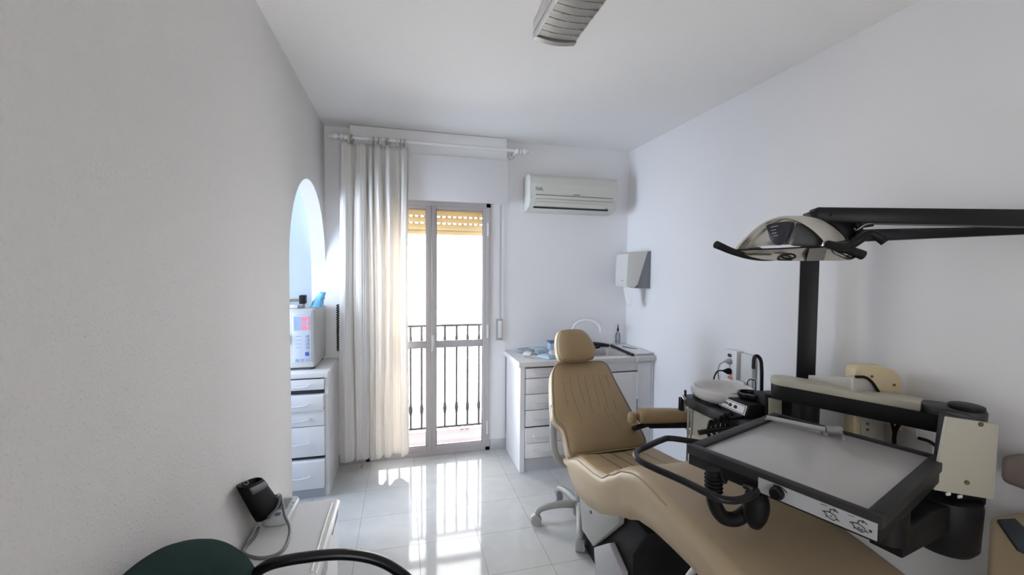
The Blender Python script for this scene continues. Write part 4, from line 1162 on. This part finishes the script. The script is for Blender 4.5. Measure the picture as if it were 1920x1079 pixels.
g.tube([xp(1688, 793, -.055), xp(1680, 806, -.06), xp(1677, 818, -.06), xp(1676, 838, -.055)], .007, 8, 4)
g.tube([xp(1722, 822, -.06), xp(1742, 828, -.07), xp(1758, 840, -.07), xp(1768, 856, -.06)], .006, 8, 4)
obj('cable', g, m_rubber, xr)
for (x, y) in ((1626, 795), (1626, 806), (1634, 706), (1676, 722)):
    obj('screw', G().lathe([(.005, 0), (.005, .004)], xp(x, y, -.018 if y > 730 else .001), -nn, 10), m_seam, xr)
g = G()
for k in range(6): g.box(xp(1680, 780+k*3, -.012)-Vector((.009, .001, .0015)), xp(1680, 780+k*3, -.012)+Vector((.009, .001, .0015)))
obj('scale_marks', g, m_dark, xr)
# wall bracket
wb = xp(1690, 820, .03)
obj('wall_bracket', G().box((wb.x, wb.y-.05, wb.z-.06), (W-.0005, wb.y+.05, wb.z+.06), .01), m_ac, xr)
obj('wall_arm', G().tube([xp(1650, 780, .06), wb+Vector((.03, 0, 0))], .02, 10, 0), m_ac, xr)

# ------------------------------------------------------------------ sockets on the right wall
so = thing('wall_socket', 'white multi-way socket block on the right wall above the spittoon', 'socket', (W, -1.37, .95))
obj('socket_body', G().box((W-.045, -1.385, .865), (W-.0005, -1.285, 1.055), .006, 2), m_whitep, so)
g = G().box((W-.0465, -1.345, 1.01), (W-.044, -1.315, 1.03)); obj('socket_hole', g, m_dark, so)
obj('orange_label', G().box((W-.0465, -1.36, .875), (W-.044, -1.32, .893)), m_orange, so)
g = G().box((W-.03, -1.49, .86), (W-.0005, -1.40, 1.05), .006, 2)
tag(obj('wall_box', g, mat('socket_grey_white', (.66, .66, .66), .4)), 'plain pale wall box to the right of the socket block', 'wall box')
g = G().box((W-.06, -1.46, .80), (W-.031, -1.39, .885), .006, 2)
tag(obj('white_adapter', g, m_whitep), 'white plug adapter low beside the socket block on the right wall', 'adapter')
pg = thing('grey_plug', 'grey power plug with thin cable in the upper socket', 'plug', (W-.06, -1.335, .985))
obj('plug_body', G().lathe([(.018, 0), (.018, .012), (.012, .022), (.006, .034)], (W-.046, -1.335, .985), (-1, .1, 0), 14), mat('plug_grey', (.50, .50, .50), .5), pg)
obj('plug_cable', G().tube([(W-.078, -1.33, .985), (W-.11, -1.32, .96), (W-.125, -1.33, .90), (W-.125, -1.36, .84), (W-.12, -1.45, .79), (W-.1, -1.52, .76)], .004, 8, 5), m_greyd, pg)
pg = thing('black_plug', 'black power plug with cable in the lower socket', 'plug', (W-.06, -1.335, .925))
obj('plug_body', G().lathe([(.019, 0), (.019, .014), (.013, .028), (.006, .045)], (W-.046, -1.335, .922), (-1, .1, .1), 14), m_rubber, pg)
obj('plug_cable', G().tube([(W-.09, -1.33, .928), (W-.13, -1.325, .922), (W-.165, -1.34, .87), (W-.175, -1.38, .80), (W-.16, -1.5, .74)], .0045, 8, 5), m_rubber, pg)

# ------------------------------------------------------------------ low white cabinet with blood pressure monitor
lw = thing('low_white_cabinet', 'low white plastic cabinet with a vented side standing against the left wall', 'cabinet', (.15, -1.72, 0))
lx0, lx1, ly0, ly1, lz = .004, .302, -2.04, -1.525, .52
obj('cabinet_body', G().box((lx0, ly0+.006, .0), (lx1-.012, ly1-.006, lz-.03), .012, 3), m_whitep, lw)
obj('cabinet_top', G().box((lx0, ly0, lz-.034), (lx1, ly1, lz), .016, 4), m_whitep, lw)
g = G().tube([(lx1-.028, ly1-.045, lz+.0005), (lx1-.030, -1.75, lz+.001), (lx1-.028, ly0+.04, lz+.0005)], .006, 8, 4)
g.tube([(lx1-.012, ly1-.03, lz-.001), (lx1-.012, -1.75, lz-.001), (lx1-.012, ly0+.03, lz-.001)], .004, 8, 3)
obj('top_ridge', g, m_whitep, lw)
g = G()
for i in range(16):
    for j in range(6):
        y = ly0+.03+i*.014; z = lz-.06-j*.014
        g.box((lx1-.0135, y, z), (lx1-.0112, y+.007, z+.007))
obj('side_vents', g, m_greyd, lw)
obj('purple_print', G().prism([(lx1-.001, -1.60, lz-.012), (lx1-.001, -1.66, lz-.016), (lx1-.001, -1.70, lz-.032), (lx1-.001, -1.62, lz-.034)], (.0015, 0, 0)).prism([(lx1-.001, -1.71, lz-.02), (lx1-.001, -1.76, lz-.024), (lx1-.001, -1.75, lz-.033), (lx1-.001, -1.72, lz-.033)], (.0015, 0, 0)), m_purple, lw)

bp = thing('blood_pressure_monitor', 'blood pressure monitor with black arm cuff and grey hose on the low white cabinet', 'blood pressure monitor', (.08, -1.6, lz))
ZB = lz+.0005
mc = on(531, 956, 'Z', lz+.02)
def rr(cx, cy, sx, sy, z, r, ang, n=5):
    ca, sa = math.cos(ang), math.sin(ang)
    return [Vector((cx+px*ca-py*sa, cy+px*sa+py*ca, z)) for px, py, _ in rect(-sx/2, sx/2, -sy/2, sy/2, 0, r, n)]
an = math.radians(-3)
mx_, my_ = .086, -1.605
mb = obj('monitor_body', G().loft([rr(mx_, my_, .088, .175, ZB, .02, an), rr(mx_, my_, .098, .185, ZB+.006, .024, an), rr(mx_, my_, .098, .185, ZB+.016, .024, an), rr(mx_, my_, .088, .175, ZB+.026, .02, an)]), m_monitor, bp)
obj('screen', G().prism(rr(mx_-.006, my_+.030, .060, .085, ZB+.0255, .004, an, 2), (0, 0, .002)), m_monlcd, mb)
obj('start_button', G().prism(rr(mx_-.002, my_-.048, .022, .018, ZB+.0255, .004, an, 3), (0, 0, .003)), mat('button_navy', (.10, .13, .20), .4), mb)
g = G()
for (dx, dy, sx, sy) in ((.036, .03, .012, .006), (.036, .0, .010, .006), (-.03, -.046, .01, .008), (.0, .068, .025, .003)):
    g.prism(rr(mx_+dx, my_+dy, sx, sy, ZB+.0258, .001, an, 1), (0, 0, .0012))
obj('monitor_marks', g, m_greyd, mb)
# cuff: rolled cylinder leaning against the wall
BL, BR = on(479, 980, 'X', .022), on(521, 944, 'X', .062)
TR, TL = on(489, 896, 'X', .040), on(446, 915, 'X', .024)
BL.z = max(BL.z, lz+.02); BR.z = max(BR.z, lz+.02)
c0, c1 = (BL+BR)/2, (TL+TR)/2
h0, h1 = (BR-BL)/2, (TR-TL)/2
axv = (c1-c0).normalized()
f2 = axv.cross(h0.normalized()).normalized()
if f2.x < 0: f2 = -f2
c0 = c0 + Vector((.006, 0, 0))
def cuff_pt(t, a, s):
    h = h0.lerp(h1, t)
    ca, sa = math.cos(a), math.sin(a)
    return c0.lerp(c1, t) + h*s*math.copysign(abs(ca)**.8, ca) + f2*.021*s*math.copysign(abs(sa)**.7, sa)
rings = []
for (t_, s_) in ((-.003, .90), (0, 1), (.15, 1.02), (.85, 1.0), (1.0, .98), (1.003, .9), (.96, .80), (.5, .78), (.03, .76)):
    rings.append([cuff_pt(t_, 2*PI*k/32, s_) for k in range(32)])
cf_ = obj('arm_cuff', G().loft(rings), m_cuff, bp, 50)
# hook-and-loop flap on the upper cuff
fl = [[cuff_pt(t_, PI*(.12+.55*k/10), 1.05) for k in range(11)] for t_ in (.76, .94)]
vf = obj('velcro_flap', G().loft(fl, cap=False, closed=False), m_velcro, cf_)
vf.modifiers.new('t', 'SOLIDIFY').thickness = .002
obj('cuff_ring', G().tube([TR.lerp(TL, .8)+Vector((.01, 0, .008)) + Vector((.007*math.cos(a), 0, .007*math.sin(a))) for a in [2*PI*k/10 for k in range(10)]], .0018, 6, 0, closed=True), m_steel, cf_)
# grey hose looping on the cabinet top
zh_ = lz+.006
pts = [on(480, 973, 'Z', lz+.05), on(500, 960, 'Z', lz+.055), on(520, 945, 'Z', lz+.06)]
obj('hose_end', G().tube([cuff_pt(.03, PI*.62, 1.22), cuff_pt(.10, PI*.45, 1.28), cuff_pt(.22, PI*.3, 1.28), cuff_pt(.30, PI*.12, 1.15)], .005, 8, 5), m_hose, cf_)
pts = [cuff_pt(.36, PI*.22, 1.12), cuff_pt(.27, PI*.16, 1.32), on(534, 967, 'Z', lz+.035), on(542, 985, 'Z', lz+.015), on(543, 1003, 'Z', zh_), on(535, 1026, 'Z', zh_), on(518, 1041, 'Z', zh_), on(490, 1047, 'Z', zh_), on(466, 1043, 'Z', zh_), on(456, 1035, 'Z', zh_), on(463, 1023, 'Z', zh_), on(478, 1006, 'Z', zh_), on(485, 990, 'Z', zh_)]
obj('air_hose', G().tube(pts, .0055, 10, 5), m_hose, bp)

# ------------------------------------------------------------------ green chair at left
gc = thing('green_armchair', 'dark green upholstered office chair with black loop armrests by the left wall', 'chair', (.34, -2.36, 0))
gy = -2.455
hw = .335
# curved backrest, rounded top
rings = []
tops = catmull([on(x, y, 'X', .085) for x, y in ((225, 1102), (262, 1068), (300, 1040), (338, 1019), (372, 1010.5), (400, 1012), (424, 1024), (443, 1045), (460, 1083))], 4)
sh_ = [(-2.728, .70), (-2.725, .82), (-2.70, .90), (-2.66, .948)] + [(p.y, p.z) for p in tops]
gy = (sh_[0][0]+sh_[-1][0])/2; hw = abs(sh_[-1][0]-sh_[0][0])/2
poly = sh_ + [(gy+hw*.92, .55), (gy+hw*.7, .54), (gy-hw*.7, .54), (gy-hw*.97, .60)]
def gx(y, z, d): return .075 - .02*((y-gy)/hw)**2*-1 + d - .05*(z-.5)
ccy, ccz = gy, .68
def gring(s, d): return [Vector((gx(ccy+(y-ccy)*s, z, d), ccy+(y-ccy)*s, ccz+(z-ccz)*s)) for y, z in poly]
obj('backrest', G().loft([gring(.6, -.008), gring(.93, -.006), gring(.99, .004), gring(1, .018), gring(.99, .032), gring(.94, .045), gring(.6, .052)]), m_green, gc, 60)
obj('seat', G().loft([rr(.37, gy, .44, .44, .40, .08, 0), rr(.37, gy, .48, .48, .42, .1, 0), rr(.37, gy, .48, .48, .455, .1, 0), rr(.37, gy, .42, .42, .475, .08, 0)]), m_green, gc, 60)
obj('back_bar', G().tube([(.10, gy, .62), (.09, gy, .42), (.13, gy, .375), (.30, gy, .37)], .02, 10, 5, flat=.5), m_black, gc)
ya = -2.085
arm_px = [(470, 1092), (482, 1074), (505, 1060), (540, 1051), (580, 1045), (620, 1041), (655, 1041), (690, 1046), (720, 1056), (745, 1071), (764, 1086), (780, 1104)]
ap_ = [on(x, y, 'Y', ya) for x, y in arm_px]
full = [Vector((.17, ya, .40)), Vector((.12, ya, .50))] + ap_ + [Vector((ap_[-1].x+.012, ya, ap_[-1].z-.08)), Vector((ap_[-1].x-.02, ya-.01, .47)), Vector((.44, ya-.04, .405)), Vector((.40, ya-.10, .395))]
obj('armrest', G().tube(full, .0165, 14, 5), m_blackg, gc)
full2 = [Vector((p.x, 2*gy-p.y, p.z)) for p in full]
obj('armrest', G().tube(full2, .0165, 14, 5), m_blackg, gc)
obj('column', G().cyl((.37, gy, .08), (.37, gy, .40), .025).cyl((.37, gy, .06), (.37, gy, .14), .04), m_black, gc)
for k in range(5):
    a = math.radians(90+72*k); ca, sa = math.cos(a), math.sin(a)
    l = obj('leg', G().tube([(.37, gy, .10), (.37+.15*ca, gy+.15*sa, .095), (.37+.26*ca, gy+.26*sa, .065)], lambda t: .022-.008*t, 10, 4), m_black, gc)
    w = Vector((-sa, ca, 0)); c = Vector((.37+.26*ca, gy+.26*sa, .026))
    obj('caster', G().cyl(c-w*.02, c+w*.02, .026, seg=18), m_rubber, l)

# ------------------------------------------------------------------ beige seat at right edge
bc = thing('beige_armchair', 'beige upholstered chair with a brown armrest pad at the right edge of the photo', 'chair', (2.38, -2.95, 0))
dR = 1.36
tl_ = at(1862, 968, dR); 
obj('seat', G().box((2.395, -3.10, .47), (2.553, -2.582, .752), .025, 4), m_beige, bc)
obj('frame', G().box((2.41, -3.08, .38), (2.55, -2.62, .475), .01), m_brown, bc)
for x in (2.43, 2.53):
    for y in (-3.05, -2.65):
        obj('leg', G().cyl((x, y, 0), (x, y, .39), .014, .018), m_black, bc)
pa = at(1878, 868, 1.38)
obj('armrest_pad', G().box((2.455, -3.05, .85), (2.553, -2.575, .945), .022, 3), m_brown, bc)
g = G().cyl((2.505, -2.70, .70), (2.505, -2.70, .87), .016).cyl((2.505, -2.95, .70), (2.505, -2.95, .87), .016); obj('armrest_post', g, m_black, bc)
fq = [on(x, y, 'Z', .7525) for x, y in ((1869, 981), (1903, 979), (1936, 1012), (1936, 1048), (1906, 1034))]
for q_ in fq: q_.x = min(q_.x, 2.548)
g = G().prism(fq, (0, 0, .012), .002)
tag(obj('slate_folder', g, m_slate), 'dark slate-blue folder lying on the beige chair at the right edge', 'folder')
